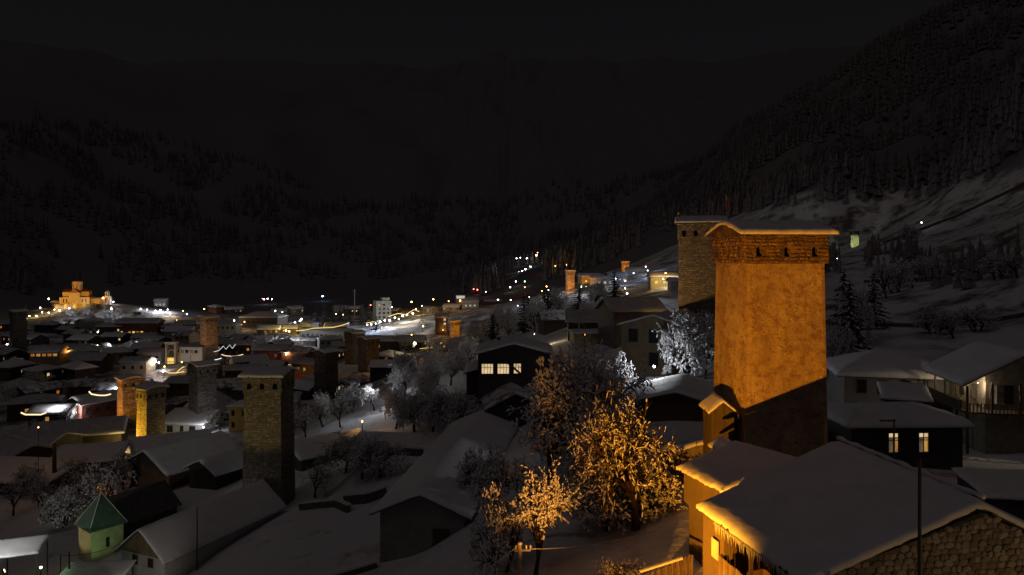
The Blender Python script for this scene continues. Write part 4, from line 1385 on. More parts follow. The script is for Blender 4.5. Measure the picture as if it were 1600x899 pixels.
def shed_posts(label, px, Y, L, Wd, h, rot, base, T=.2):
    root = thing('open_shed', label, 'shed', ((px - 800) / F * Y, Y, base), R(rot))
    P_ = lambda u, v: Vector((-L / 2 + L * u, -Wd / 2 + Wd * v, h + .35 * v))
    r_ = slab(P_, 1, 1, .12).build('roof', M['metal_roof'], root)
    snow_on(P_, L, Wd, 24, 18, T, rnd.random() * 30, .05, .04).build('roof_snow', M['snow'], r_, smooth=True)
    for sx in (-1, 0, 1):
        for sy in (-1, 1):
            m = MB(); m.box((sx * (L / 2 - .25), sy * (Wd / 2 - .25), h / 2 - 1.1), (.14, .14, h + 2)); m.build('post', M['wood'], root)
    return root
shed_posts('open shed with a brightly lit snow roof at the left edge', 2, 80, 8.5, 4.6, 3.4, 20, -36.9)
shed_posts('low snow-topped carport at the bottom edge before the boarded white gable', 150, 72, 6.4, 3.4, 2.9, 6, -35.3, .2)
wp = MB(); wp.box((0, 0, 0), (.22, .03, 1.5)); wpm = wp.mesh('board', M['white_board'])
bf = thing('board_fence', 'short run of pale upright boards under the open shed at the left edge', 'fence', (-47, 70, gz(-47, 70)))
for k in range(9):
    ob('board', wpm, bf, (-4 + k * .55, .1 * (k % 2), .9 + .12 * math.sin(k * 2)), rot=(0, rnd.uniform(-.08, .08), .1))
m = MB(); m.beam((-4.3, .05, 1.1), (.8, .05, 1.1), .05, .1); m.build('rail', M['wood'], bf)

house('house', 'gabled brown house with an amber-edged snow roof, left of the rough grey tower', 290, 122, 13, 11, 4.2, 58, 'gable', 25, 'w_brown', 'snow', ov=1.0, T=.35, gablemat='wood', res=.6)
house('house', 'dark roof pressed against the gabled brown house, left of the rough grey tower', 355, 116, 9, 7, 3.2, 58, 'gable', 24, 'w_dark', 'snow', ov=.6, T=.3)
house('house', 'dark bare-roofed house right behind the green-lit chapel', 212, 100, 8, 7, 3.4, 60, 'gable', 36, 'w_dark', None, ov=.5, roof='metal_roof')
house('house', 'low house with a long orange-lit eave at the far left', 28, 128, 17, 8, 3.6, -6, 'shed', 8, 'w_brown', 'snow', ov=1.1, T=.3)
house('house', 'narrow house with an orange-lit snow eave left of the twin towers', 140, 138, 11, 7, 3.4, 16, 'shed', 10, 'w_brown', 'snow', ov=.8, T=.3)
house('house', 'wide dark house with a patchy roof and a smoking chimney left of the twin towers', 128, 168, 18, 12, 4.2, 22, 'gable', 20, 'w_dark', 'snow_old', ov=.8, T=.3, chim=(1.5, 2, 1.2))
house('house', 'dark house in the lower left with a broad plain snow roof', 42, 158, 18, 12, 3.8, -8, 'gable', 18, 'w_dark', 'snow_old', ov=.8, T=.3)
house('house', 'snow-roofed house at the foot of the nearer twin tower', 268, 150, 14, 9, 3.4, 30, 'gable', 20, 'w_dark', 'snow', ov=.8, T=.3)
house('house', 'house whose snowy roof glows white from the yard lamp right of the twin towers', 295, 182, 11, 7, 3.2, -6, 'shed', 14, 'w_white', 'snow', ov=.8, T=.3,
      wins=[('F', -3, 1.6, 1.6, 1.7), ('F', .2, 1.6, .9, 1.7), ('F', 3, 1.6, 1.6, 1.7, 'glass')])
house('wall_shed', 'little yellow-lit wall with a snowy top before the white-glowing roof', 297, 166, 5.5, 2.5, 2.3, 14, 'flat', 0, 'w_yellow', 'snow', T=.2)
house('house', 'slim two-storey yellow house left of the rough grey tower', 384, 172, 6, 5, 6.4, -4, 'hip', 18, 'w_yellow', 'snow', ov=.5, T=.25,
      wins=[('F', -2, 4.6, .8, 1.4), ('F', -2, 1.8, .8, 1.4), ('F', .6, 4.6, .8, 1.4)])
house('house', 'long dark snow roof between the dark tower and the rough grey tower', 352, 200, 20, 9, 3.6, -4, 'gable', 18, 'w_dark', 'snow_old', ov=.7, T=.3)
house('house', 'low snow roof behind the rough grey tower on its right', 508, 118, 12, 9, 3, 40, 'gable', 18, 'w_dark', 'snow', ov=.7, T=.3)
house('shed', 'open shed under the frosted trees, right of the rough grey tower', 606, 110, 10, 5, 2.3, -8, 'shed', 10, 'w_brown', 'snow', ov=.5, T=.25)

# smoke from the chimney
def smoke(label, px, py, Y):
    p = at(px, py, Y)
    m = MB()
    for k in range(7):
        m.ball((rnd.uniform(-.6, .6) + k * .28, rnd.uniform(-.5, .5), -.9 + k * .32), .7 + .08 * k, 0, 10, 7, .8)
    mt = bpy.data.materials.new('smoke')
    mt.use_nodes = True
    t = mt.node_tree
    t.nodes.remove(t.nodes["Principled BSDF"])
    v = t.nodes.new("ShaderNodeVolumePrincipled")
    v.inputs["Density"].default_value = 1.6
    v.inputs["Color"].default_value = (.9, .9, .9, 1)
    t.links.new(v.outputs[0], t.nodes["Material Output"].inputs["Volume"])
    tag(m.build('smoke', mt, loc=p), label, 'smoke', kind='stuff')
smoke('pale puff of chimney smoke over the dark roofs left of the twin towers', 128, 666, 168)

# ---- the town: hand-placed buildings
VY = lambda py: 46 * F / (py - HY)
def tw(label, px, py, L, Wd, h, rot=0, kind='gable', wall='w_brown', snow='snow_old', wins=(), name='house', cat='house', **kw):
    return house(name, label, px, VY(py), L, Wd, h, rot, kind, kw.pop('pitch', 22), wall, snow, wins, cat=cat, **kw)
row = lambda n, u0, du, zc, w, h, lit, face='F': [(face, u0 + du * i, zc, w, h, lit if isinstance(lit, str) else lit[i % len(lit)], (2, 1)) for i in range(n)]
tw('long white flat-roofed building with a band of windows, left of centre', 302, 566, 16, 10, 6, -12, 'flat', 'w_white', 'snow_old', row(6, -6, 2.2, 4.4, 1.6, 1.3, ['lit_dim', 'glass']), pitch=0)
g_ = thing('gate_tower', 'slender gateway tower with an arched yellow-lit opening', 'gateway', (*at(268, 0, 298)[:2], gz(*at(268, 0, 298)[:2])))
m = MB()
for sx in (-1, 1):
    m.box((sx * 1.9, 0, 3.5), (.7, 2.2, 9)); 
m.box((0, 0, 8.35), (4.5, 2.2, .7))
m.build('pier', M['w_cream'], g_)
m = MB(); m.box((0, .7, 5.2), (3.1, .2, 5.6)); m.build('back_wall', M['w_dark'], g_)
m = MB(); m.box((0, -.3, 1.6), (3.0, .3, 1.5)); m.box((0, -.3, -.4), (3.0, .3, 1.8)); m.build('lit_door', M['lit_gold'], g_)
m = MB()
ar_ = [(1.2 * math.cos(math.pi * k / 8), 0, 4.4 + 1.4 * math.sin(math.pi * k / 8)) for k in range(9)]
m.tube(ar_, .14, 5); m.build('arch_trim', M['w_white'], g_)
m = MB(); m.box((0, 0, 8.85), (4.9, 2.6, .3)); m.build('roof_snow', M['snow'], g_)
tw('low wing with a sloping roof left of the gateway tower', 241, 566, 10, 8, 4, 0, 'gable', 'w_white', 'snow_old', row(3, -3, 3, 2.2, 1.4, 1.2, 'glass'))
tw('arcaded market building edged with a yellow light string', 512, 528, 29, 9, 5, -14, 'gable', 'w_white', 'snow', row(10, -12.5, 2.8, 2.2, 1.6, 2.2, ['lit_dim', 'glass', 'glass']), pitch=16)
tw('wide dark hall with a hipped snow roof behind the market square', 412, 508, 26, 16, 6.5, -5, 'hip', 'w_dark', 'snow_old', row(7, -10, 3.3, 3.4, 1.8, 1.6, 'glass'))
tw('pale two-storey building lit from below, right of the far brown tower', 352, 522, 15, 9, 6, 5, 'hip', 'w_white', 'snow_old', row(5, -5.4, 2.7, 4.2, 1.2, 1.3, 'glass'))
tw('reddish hotel with a row of amber windows below the church hill', 218, 522, 24, 10, 7.5, 4, 'gable', 'w_red', 'snow_old', row(8, -10.3, 2.3, 2.0, 1.5, 1.2, ['lit_amber', 'lit_gold', 'glass', 'lit_amber', 'lit_gold']) + row(8, -10.3, 2.3, 5.4, 1.3, 1.3, 'glass'))
tw('house whose gable is traced by a white light string', 215, 554, 10, 11, 4.4, 82, 'gable', 'w_grey', 'snow', [('L', -.8, 4.2, .8, 1.4), ('L', .8, 4.2, .8, 1.4)], pitch=24)
tw('brown house with orange-lit upper windows, far left', 78, 566, 12, 9, 6, 8, 'gable', 'w_brown', 'snow_old', row(5, -4.6, 2.2, 4.6, 1.7, 1.3, ['lit_orange', 'lit_amber', 'lit_orange']))
tw('snow-roofed house with a glowing front left of the far brown tower', 282, 526, 15, 9, 4, 6, 'gable', 'w_grey', 'snow', row(3, -2, 2, 1.8, 1.3, 1.2, ['lit_warm', 'glass']), pitch=26)
tw('white gatehouse flooded with light at the right foot of the church hill', 252, 492, 9, 6, 6, 10, 'gable', 'w_white', 'snow', row(3, -2.6, 2.6, 2.6, 1.2, 1.8, 'lit_white'))
ap = tw('tall white block with a stepped top and dark window columns by the bright street', 597, 499, 11, 10, 13.5, 24, 'flat', 'w_white', 'snow', [('F', -3, z_, 1.6, 1.5, 'glass') for z_ in (2, 5, 8, 11)] + [('F', 0.2, z_, 1.6, 1.5, 'glass') for z_ in (2, 5, 8, 11)] + [('F', 3.4, z_, 1.6, 1.5, 'glass') for z_ in (2, 5, 8)], name='apartment_building', cat='building', pitch=0)
m = MB(); m.box((2.6, 1, 14.6), (5, 6, 2.4)); m.build('roof_house', M['w_white'], ap)
tw('small kiosk with a snowy roof by the brightest square', 438, 537, 9, 7, 3.4, -24, 'shed', 'w_white', 'snow', row(3, -3, 2.6, 1.8, 1.4, 1.4, 'lit_white'), name='kiosk', cat='kiosk', pitch=10)
tw('orange-lit house wall seen under a snow roof, left of the rough grey tower top', 388, 577, 13, 9, 4.4, 34, 'gable', 'w_ochre', 'snow', (), pitch=20)
tw('orange-lit gable wall right of the rough grey tower top', 482, 579, 10, 8, 4.2, -20, 'gable', 'w_ochre', 'snow_old', row(2, -2, 3, 2.0, 1.2, 1.3, 'lit_amber'), pitch=20)
tw('lower orange-lit shed right of the rough grey tower top', 487, 602, 6, 5, 3, -16, 'gable', 'w_ochre', 'snow_old', (), name='shed', cat='shed')
tw('red house with a snow-edged porch roof above the rough grey tower', 426, 564, 14, 8, 5, -4, 'gable', 'w_red', 'snow_old', row(2, 3, 2.5, 2.6, 1.2, 1.2, ['lit_dim', 'glass']))
tw('broad snow roof with a lit front edge above the rough grey tower', 420, 580, 13, 8, 3.4, -3, 'gable', 'w_cream', 'snow', row(4, -4.5, 2.6, 1.7, 1.2, 1.2, 'lit_dim'))
tw('red-walled house left of the dark single tower', 467, 566, 12, 8, 4.5, -14, 'gable', 'w_red', 'snow_thin', row(3, -3, 2.5, 2.3, 1.2, 1.2, ['lit_orange', 'glass', 'glass']))
tw('house with a lamp-lit cream wall between the dark towers', 545, 592, 9, 7, 4.2, -8, 'gable', 'w_cream', 'snow', [('F', -2.6, 2, 1, 1.4), ('F', 2.2, 2, 1, 1.4)])
tw('dark house with one orange window strip right of the paired dark towers', 598, 560, 16, 8, 7, -4, 'hip', 'w_dark', 'snow_old', [('F', -2.5, 4.6, 4.6, 1.7, 'lit_orange', (4, 1))])
house('pavilion', 'small round-roofed pavilion glowing orange under its eave', 668, 226, 6, 5, 3.2, 0, 'hip', 18, 'w_ochre', 'snow', ov=.6, T=.3, wins=[('F', -1.6, 1.7, 1.4, 2.0, 'lit_orange', (2, 1)), ('F', 1.4, 1.7, 1.2, 2.0, 'lit_orange', (2, 1))])
house('house', 'white house lit from outside in the dark middle distance', 734, 560, 13, 9, 6, 10, 'gable', 22, 'w_white', 'snow', row(3, -3.5, 3.4, 3, 1.4, 1.4, 'lit_white'))
house('house', 'dim house with a porch and snow roof behind the house with three big lit windows', 760, 330, 14, 9, 5, -6, 'gable', 22, 'w_brown', 'snow_old', row(4, -4.6, 2.9, 2.4, 1.2, 1.3, 'glass'))
house('house', 'dark house with two stacked lit windows, left of the small orange valley tower', 690, 405, 7, 8, 10, 5, 'gable', 22, 'w_dark', 'snow_old', [('F', 1.8, 8.6, 1.4, 1.4, 'lit_white', (2, 1)), ('F', 1.8, 6.2, 1.4, 1.4, 'lit_white', (2, 1))])
house('hut', 'tiny bright white-lit box of a building in the far middle', 720, 640, 9, 6, 9, 0, 'flat', 0, 'w_white', 'snow', [('F', 0, 7.4, 7.6, 2.8, 'lit_white', (1, 1)), ('F', 0, 3.4, 4, 3, 'lit_orange', (2, 1))])
house('house', 'far house with a warm-lit front strip right of the white box', 735, 640, 14, 8, 5, 4, 'gable', 20, 'w_cream', 'snow', row(4, -4.5, 3, 2.4, 1.8, 1.4, ['lit_warm', 'lit_amber']))
for lb, px, Y, L, Wd, h, rot, wl_, wn in (
        ('yellow-lit square house between the two higher orange towers', 921, 440, 13, 9, 8, 5, 'w_yellow', row(2, -3, 5, 5, 1.4, 1.4, 'lit_gold')),
        ('white floodlit house right of the yellow-lit square house', 941, 430, 15, 8, 5, -4, 'w_white', row(4, -5, 3.2, 2.6, 1.5, 1.5, 'lit_white')),
        ('white house at the foot of the highest orange tower', 963, 440, 12, 8, 6, 6, 'w_white', row(4, -4, 2.6, 3.2, 1.3, 1.4, 'lit_white')),
        ('blue-lit snow roof right beside the highest orange tower', 996, 480, 15, 9, 4, -12, 'w_white', row(2, 2, 3, 2, 1.2, 1.2, 'glass')),
        ('yellow house with a shining snow roof, left of the grey tower with flags', 1036, 262, 10, 7, 5, -4, 'w_yellow', row(3, -3, 3, 2.8, 1.3, 1.3, 'lit_gold')),
        ('wide lit snow-roofed house, highest left of the grey tower with flags', 1048, 300, 14, 9, 6, 8, 'w_brown', row(3, -4, 3, 3, 1.6, 1.4, 'lit_amber')),
        ('white snow-covered shed touching the grey tower with flags on its left', 1057, 240, 5, 4, 3, 5, 'w_white', ())):
    house('house', lb, px, Y, L, Wd, h, rot, 'gable', 22, wl_, 'snow', wn, T=.3)

# ---- the church on its hill
cz = gz(*at(122, 0, 500)[:2])
ccx = at(121, 0, 500).x
chu = thing('church', 'domed stone church floodlit golden on the hilltop at the left', 'church', (ccx, 500, cz), R(14))
m = MB()
m.box((0, 0, 2.2), (19, 11, 6.4)); m.build('aisle_wall', M['w_ochre'], chu)
m = MB(); m.box((0, 0, 6.6), (16.5, 6.5, 5)); m.build('nave_wall', M['w_ochre'], chu)
m = MB()
m.prism([(-3.4, -6.0, -1), (3.4, -6.0, -1), (3.4, -6.0, 8.6), (0, -6.0, 11), (-3.4, -6.0, 8.6)], (0, 12, 0)); m.build('transept', M['w_ochre'], chu)
m = MB(); m.box((12.5, 0, 1.4), (6, 7, 4.8)); m.build('porch', M['w_ochre'], chu)
def hipcap(L, Wd, z0, h, nm, mt='red_roof'):
    m = MB()
    m.add([(-L / 2, -Wd / 2, z0), (L / 2, -Wd / 2, z0), (L / 2, Wd / 2, z0), (-L / 2, Wd / 2, z0), (-L / 2 + .6, 0, z0 + h), (L / 2 - .6, 0, z0 + h)],
          [(0, 1, 5, 4), (1, 2, 5), (2, 3, 4, 5), (3, 0, 4), (0, 3, 2, 1)])
    return m.build(nm, M[mt], chu)
hipcap(19.6, 11.6, 5.42, 1.2, 'aisle_roof'); hipcap(17, 7.2, 9.12, 1.9, 'nave_roof')
m = MB(); m.add([(-3.8, -6.3, 8.5), (-3.8, 6.3, 8.5), (0, -6.3, 11.3), (0, 6.3, 11.3), (3.8, -6.3, 8.5), (3.8, 6.3, 8.5)], [(0, 2, 3, 1), (2, 4, 5, 3), (0, 1, 5, 4), (0, 4, 2), (1, 3, 5)])
m.build('transept_roof', M['red_roof'], chu)
hipcap(6.4, 7.4, 3.82, 1.0, 'porch_roof')
m = MB(); m.tube([(0, 0, 8.6), (0, 0, 16.2)], 3.3, 14); dr = m.build('drum', M['w_ochre'], chu)
m = MB(); m.tube([(0, 0, 16.22), (0, 0, 18.2)], [3.7, .15], 14); m.build('dome_roof', M['red_roof'], chu)
for k in range(8):
    an_ = math.pi * 2 * k / 8 + .2
    m = MB(); m.box((0, 0, 0), (.55, .12, 3.2)); m.build('drum_window', M['void'], dr, loc=(3.3 * math.cos(an_), 3.3 * math.sin(an_), 12.6), rz=an_ + math.pi / 2)
for x in (-7, -5, 5, 7):
    m = MB(); m.box((x, -5.53, 3), (.7, .1, 2.4)); m.build('window', M['void'], chu)
bt = thing('bell_tower', 'small white open bell tower right of the hilltop church', 'bell tower', (*at(168, 0, 500)[:2], gz(*at(168, 0, 500)[:2])))
m = MB()
for sx in (-1, 1):
    m.box((sx * 1.5, 0, 2.4), (1.0, 2.6, 7.2))
m.box((0, 0, 5.4), (4.2, 2.8, 1.2)); m.build('base', M['w_white'], bt)
m = MB()
for sx in (-1, 1):
    for sy in (-1, 1):
        m.box((sx * .8, sy * .8, 7.3), (.4, .4, 2.8))
m.build('belfry', M['w_white'], bt)
m = MB(); m.add([(-1.5, -1.5, 8.7), (1.5, -1.5, 8.7), (1.5, 1.5, 8.7), (-1.5, 1.5, 8.7), (0, 0, 10.4)], [(0, 1, 4), (1, 2, 4), (2, 3, 4), (3, 0, 4), (0, 3, 2, 1)])
m.build('roof', M['steel'], bt)
for lb, px, L in (('low stone hut left of the hilltop church', 93, 8), ('low reddish parish wall between the hilltop church and its bell tower', 153, 17)):
    house('house', lb, px, 503, L, 5, 3.6, 6, 'gable', 18, 'w_pink', 'snow_old', T=.25)
rw = thing('retaining_wall', 'stone retaining wall with pale turrets round the church hilltop', 'wall', (ccx, 488, gz(ccx, 488)))
for k in range(9):
    px = 90 + k * 14.5
    p = at(px, 0, 489 - 2 * math.sin(k))
    q = at(px + 14.5, 0, 489 - 2 * math.sin(k + 1))
    zz = max(gz(p.x, p.y), gz(q.x, q.y)) + 1.0
    m = MB()
    c_ = Vector(rw.location)
    m.beam(Vector((p.x, p.y, zz)) - c_, Vector((q.x, q.y, zz)) - c_, .8, 2.6); m.build('wall_run', M['stone'], rw)
    m = MB(); m.tube([Vector((p.x, p.y - .5, zz - 2)) - c_, Vector((p.x, p.y - .5, zz + 1.9)) - c_], 1.5, 10); m.build('turret', M['w_cream'], rw)
for (lx, ly, lz, tx, ty, tz, pw, lb) in ((ccx - 16, 470, cz + 3, ccx - 2, 500, cz + 6, 21000, 'golden floodlight left of the hilltop church'),
                                         (ccx + 16, 468, cz + 3, ccx + 3, 500, cz + 6, 21000, 'golden floodlight right of the hilltop church')):
    floodlight((lx, ly, lz), (tx, ty, tz), pw, (1.0, .47, .015), 60, lb, .6, .3)
for px_, sz_ in ((95, 'left'), (165, 'right')):
    q_ = at(px_, 0, 446)
    floodlight((q_.x, 446, gz(q_.x, 446) + 3), (q_.x + 4, 480, gz(q_.x, 480) + 2), 9000, (.92, .94, 1.0), 120, f'added unseen floodlight throwing white light up the church hill, the {sz_} one of two', .6, .3, lens='e_white')  # no source seen here; hidden floodlights added to whiten the church slope
floodlight((-49.5, 84, gz(-49.5, 84) + 1.0), (-53.5, 91, -35.5), 260, (.55, 1.0, .32), 52, 'added green floodlight brightening the pale chapel', .6, .15, lens='e_green')  # extra green lamp, added to brighten the chapel beyond its yard lamp
floodlight((-62, 86, gz(-62, 86) + 2.0), (-54.5, 91, -35.0), 700, (1.0, .86, .42), 42, 'added pale yellow floodlight for the left chapel face', .6, .15, lens='e_yellow')  # made-up lamp that gives the chapel its yellowish left side
floodlight((-66, 109, gz(-66, 109) + 2.5), (-58, 117, -35), 260, (1.0, .5, .2), 80, 'added dim orange floodlight warming the gabled brown house', .6, .15)  # added to warm the gable and roof edge, no lamp known here
floodlight((-36.0, 66, -31.4), (-40, 77, -32.8), 330, (1.0, .9, .72), 50, 'added pale floodlight, out of view, brightening the boarded white gable', .6, .15, lens='e_warm')  # unseen lamp below the view, put in to lift the dark gable
floodlight((-60, 73, -30.5), (-57, 80, -33.4), 2600, (1.0, .97, .9), 90, 'white yard floodlight above the open shed at the left edge', .5, .1, lens='e_white')
# ---- rows of ordinary dark houses filling the town
foot = [(o.location.x, o.location.y) for o in COL.objects if o.type == 'EMPTY' and o.get('category') and o.location.y > 60]
foot += [((268 - 800) / F * q, q) for q in (262, 272, 284)] + [((300 - 800) / F * 284, 284)]
ROWS = [(148, -10, 230, 'nearest dark row below the twin towers', 3, (20, 120)),
        (205, 0, 0, 'snowy row beside the twin tower tops', 10, (20, 470)),
        (238, 0, 0, 'snowy row behind the rough grey tower', 14, (10, 640)),
        (275, 0, 0, 'snowy row before the gateway tower', 15, (10, 640)),
        (318, 0, 0, 'snowy row level with the gateway tower', 16, (10, 650)),
        (365, 0, 0, 'snowy row before the market building', 14, (10, 540)),
        (425, 0, 0, 'tiny snowy row behind the market building', 14, (10, 540)),
        (555, 0, 0, 'farthest tiny row below the dark mountain', 10, (300, 780))]
for Y, _, _, phrase, n, (xa, xb) in ROWS:
    got = []
    for k in range(n):
        for tr in range(6):
            px = xa + (xb - xa) * (k + rnd.uniform(.1, .9)) / n
            y = Y * rnd.uniform(.97, 1.04)
            X = (px - 800) / F * y
            if all(math.hypot(X - a, y - b) > 10.8 for a, b in foot):
                got.append((px, y, X))
                foot.append((X, y))
                break
    got.sort()
    for k, (px, y, X) in enumerate(got):
        L, Wd, h = rnd.uniform(9, 14), rnd.uniform(7, 9), rnd.uniform(3.2, 5.6)
        wn = []
        nw = int(L / 2.6)
        for i in range(nw):
            r_ = rnd.random()
            lit = 'lit_amber' if r_ < .08 else 'lit_warm' if r_ < .15 else 'lit_orange' if r_ < .2 else 'lit_dim' if r_ < .27 else 'glass'
            wn.append(('F', -L / 2 + L * (i + .5) / nw, h * .58, 1.1, 1.3, lit, (2, 1)))
        if rnd.random() < .5:
            wn.append(('L', 0, h * .6, 1.1, 1.3, rnd.choice(['glass', 'glass', 'lit_dim']), (2, 1)))
        house('house', f'{ordinal(k, len(got))} house in the {phrase}', px, y, L, Wd, h, rnd.choice([-14, 0, 8, 25, 60, 75, -35]), rnd.choice(['gable', 'gable', 'gable', 'hip']),
              rnd.uniform(18, 27), rnd.choice(['w_brown', 'w_dark', 'w_grey', 'w_dark', 'w_red', 'w_cream', 'w_brown']), rnd.choice(['snow_old', 'snow_old', 'snow', 'snow_thin']), wn, T=.28, X=X,
              group=phrase, ov=rnd.uniform(.4, .9), chim=(rnd.uniform(-2, 2), 1.5, .9) if rnd.random() < .4 else None)

# ---- lamps
lamps('{o} of the lamps on the left church hill flank', 'lamps on the church hill path',
      [(46, 494, 'warm', .8), (57, 494, 'yellow', 1.1), (63, 481, 'warm', .9), (66, 488, 'warm', .7), (76, 489, 'yellow'), (85, 484, 'warm', .8), (93, 485, 'warm', 1.1),
       (105, 480, 'orange', .8), (108, 482, 'warm', 1.2), (122, 480, 'white', 1.2), (130, 478, 'white', .8)], h=1.5, y0=420, light=480)
lamps('{o} of the lamps on the right church hill flank', 'lamps right of the church',
      [(159, 473, 'white', .9), (174, 483, 'white', 1.0), (177, 472, 'white', .9), (220, 483, 'white', .9), (230, 484, 'white', .7)], h=1.5, y0=420, light=480)
lamp(161, 466, 'bright orange lamp beside the small white bell tower', 'orange', 1.5, Y=494, light=1100)
lamp(76, 467, 'lone warm lamp standing highest left of the hilltop church', 'warm', 1.0, Y=500)
lamps('{o} of the lamps at the white gatehouse', 'lamps at the gatehouse', [(243, 486, 'white'), (251, 485, 'white', 1.4), (262, 484, 'white', .9), (266, 491, 'warm', .8)], h=2.5, y0=420, light=2600)
lamps('{o} of the tiny lights along the dark valley edge', 'lights along the valley edge',
      [(286, 486, 'orange', .8), (292, 491, 'blue', .9), (319, 483, 'orange', 1), (410, 467, 'red', .6), (413, 468, 'white', .8), (418, 467, 'white', .9), (425, 468, 'white', .7), (430, 486, 'white', .9),
       (441, 488, 'warm', .7), (504, 463, 'blue', 1.3), (525, 491, 'orange', .9), (536, 492, 'orange', .9), (579, 477, 'red', .8)], h=6, y0=450)
lamps('{o} of the lamps among the far left roofs', 'lamps in the far left of town',
      [(2, 551, 'white', 1.2), (11, 538, 'white', 1.4), (31, 566, 'white', .6), (106, 550, 'orange', .7), (151, 548, 'white', .9), (152, 540, 'warm', .9), (153, 519, 'white', 1.1), (171, 539, 'white', 1.0), (186, 546, 'white', 1.9),
       (276, 501, 'orange', 1.0)], h=5, y0=230, light=480)
lamps('{o} of the lamps round the gateway tower', 'lamps round the gateway tower', [(243, 566, 'white', 1.1), (248, 567, 'white', 1.1), (255, 580, 'white', 1.6), (257, 573, 'orange', 1.1), (282, 517, 'white', 1.0), (284, 566, 'amber' if 0 else 'orange', .9)], h=4, y0=200, light=900)
lamps('{o} of the warm lamps before the far brown tower', 'lamps before the brown tower', [(366, 501, 'warm', 1.1), (373, 505, 'warm', 1.0), (382, 503, 'orange', .8)], h=5, y0=300, light=900)
lamps('{o} of the bright lamps at the left street end', 'lamps at the left end of the main street',
      [(447, 517, 'yellow', 1.3), (452, 518, 'yellow', 1.1), (452, 533, 'white', 1.7), (458, 527, 'white', 1.7), (461, 504, 'white', 1.3), (469, 502, 'white', 1.8), (476, 519, 'yellow', 1.3), (450, 536, 'white', 1.6), (463, 531, 'white', 1.2), (471, 499, 'white', 1.4)], h=3.5, y0=300, light=2600)
lamps('{o} of the lamps lining the bright main street', 'lamps along the main street',
      [(574, 508, 'blue', 1.0), (580, 507, 'white', 1.3), (587, 506, 'blue', .9), (594, 503, 'white', 1.4), (601, 501, 'white', 1.2), (609, 501, 'white', 1.5), (617, 497, 'white', 1.3), (623, 499, 'yellow', 1.1), (629, 494, 'white', 1.3), (636, 492, 'yellow', 1.2),
       (645, 490, 'white', 1.4), (650, 483, 'yellow', .9), (612, 480, 'warm', .9)], h=5, y0=340, light=3600)
lamps('{o} of the orange lamps behind the main street', 'orange lamps behind the street', [(643, 472, 'orange', 1.3), (677, 468, 'orange', 1.2), (701, 471, 'orange', .8), (719, 470, 'orange', 1.2), (659, 478, 'warm', .7)], h=8, y0=450, light=1100)
lamps('{o} of the small lights between valley and far slope', 'lights at the foot of the far slope',
      [(740, 452, 'red', .8), (746, 453, 'red', 1), (759, 456, 'white', .6), (778, 469, 'white', 1.0), (798, 469, 'white', .9), (797, 449, 'warm', 1.1), (806, 440, 'white', .8), (809, 478, 'blue', .7), (820, 440, 'green', .8), (820, 449, 'red', 1.0), (827, 465, 'white', 1.2),
       (847, 455, 'orange', .7), (854, 448, 'orange', .9)], h=6, y0=200)
lamps('{o} of the small lights round the slope towers', 'lights round the slope towers',
      [(857, 454, 'white', 1.0), (868, 416, 'orange', 1.0), (881, 411, 'orange', .7), (885, 414, 'orange', .7), (908, 448, 'white', 1.0), (916, 449, 'white', .8), (962, 436, 'white', 1.2), (977, 439, 'orange', 1.1), (977, 451, 'white', .8), (980, 459, 'white', 1.2), (990, 427, 'blue', .9),
       (1009, 417, 'white', .7), (1012, 423, 'white', .7)], h=5, y0=160, light=900)
lamps('{o} of the lights highest on the far mountainside', 'lights high on the far mountainside',
      [(807, 404, 'white', .8), (813, 403, 'white', .7), (823, 404, 'white', .9), (838, 399, 'warm', 1.2), (840, 395, 'orange', .6), (856, 397, 'white', .7), (856, 405, 'orange', .8), (863, 406, 'white', .7), (865, 395, 'white', .7), (891, 399, 'white', .8), (897, 404, 'warm', .8), (896, 409, 'red', .6)], Y=1180)
lamps('{o} of the white lamps along the lit hill road', 'lamps along the hill road', [(801, 432, 'white', .9), (806, 429, 'white', 1), (811, 426, 'white', 1.1), (816, 424, 'white', 1.1), (821, 421, 'white', 1.1), (829, 417, 'white', .8)], h=4, Y=985, light=5200)
lamps('{o} of the warm lamps left of the grey tower with flags', 'lamps left of the grey tower', [(1036, 436, 'yellow', 1.0), (1040, 427, 'orange', 1.0), (1052, 445, 'white', 1.0)], Y=252, light=900)
lamp(648, 537, 'brightest yellow-white lamp among the dark trees right of the main street', 'warm', 2.6, h=6, y0=200, light=2600)
lamps('{o} of the lamps in trees around the brightest lamp', 'orange lamps in the central trees', [(643, 524, 'orange', 1.3), (661, 510, 'warm', 1.1), (690, 536, 'orange', .9), (692, 516, 'orange', .5), (696, 543, 'orange', 1.2), (591, 573, 'orange', .6)], h=4, y0=180, light=480)
lamp(579, 609, 'white yard lamp below the dark towers, over the snowy trees', 'white', 1.5, h=5, y0=130, light=900)
lamp(566, 659, 'small orange lamp under the frosted trees right of the rough grey tower', 'orange', 1.2, h=3, y0=100, light=120)
lamp(619, 596, 'white lamp half hidden in the central trees', 'white', 1.3, h=3, y0=130, light=200)
lamp(534, 585, 'yellow lamp on the yard before the cream wall between the dark towers', 'yellow', 1.6, h=3, y0=200, light=600)
lamp(486, 596, 'orange lamp at the lower shed right of the rough grey tower top', 'orange', 1.2, h=2, y0=200, light=900)
lamp(376, 571, 'orange lamp under the eave left of the rough grey tower top', 'orange', 1.1, h=3, y0=200, light=1100)
lamp(447, 554, 'warm lamp beside the red house above the rough grey tower', 'warm', 1.1, h=4, y0=200, light=480)
lamp(341, 606, 'warm lamp between the dark tower and the rough grey tower', 'warm', 1.0, h=3, y0=170, light=150)
lamp(188, 691, 'strong yellow lamp at the foot of the twin towers', 'yellow', 2.0, Y=163, light=480)
lamp(285, 676, 'yellow lamp on the little lit wall right of the twin towers', 'yellow', 1.6, Y=164, light=220)
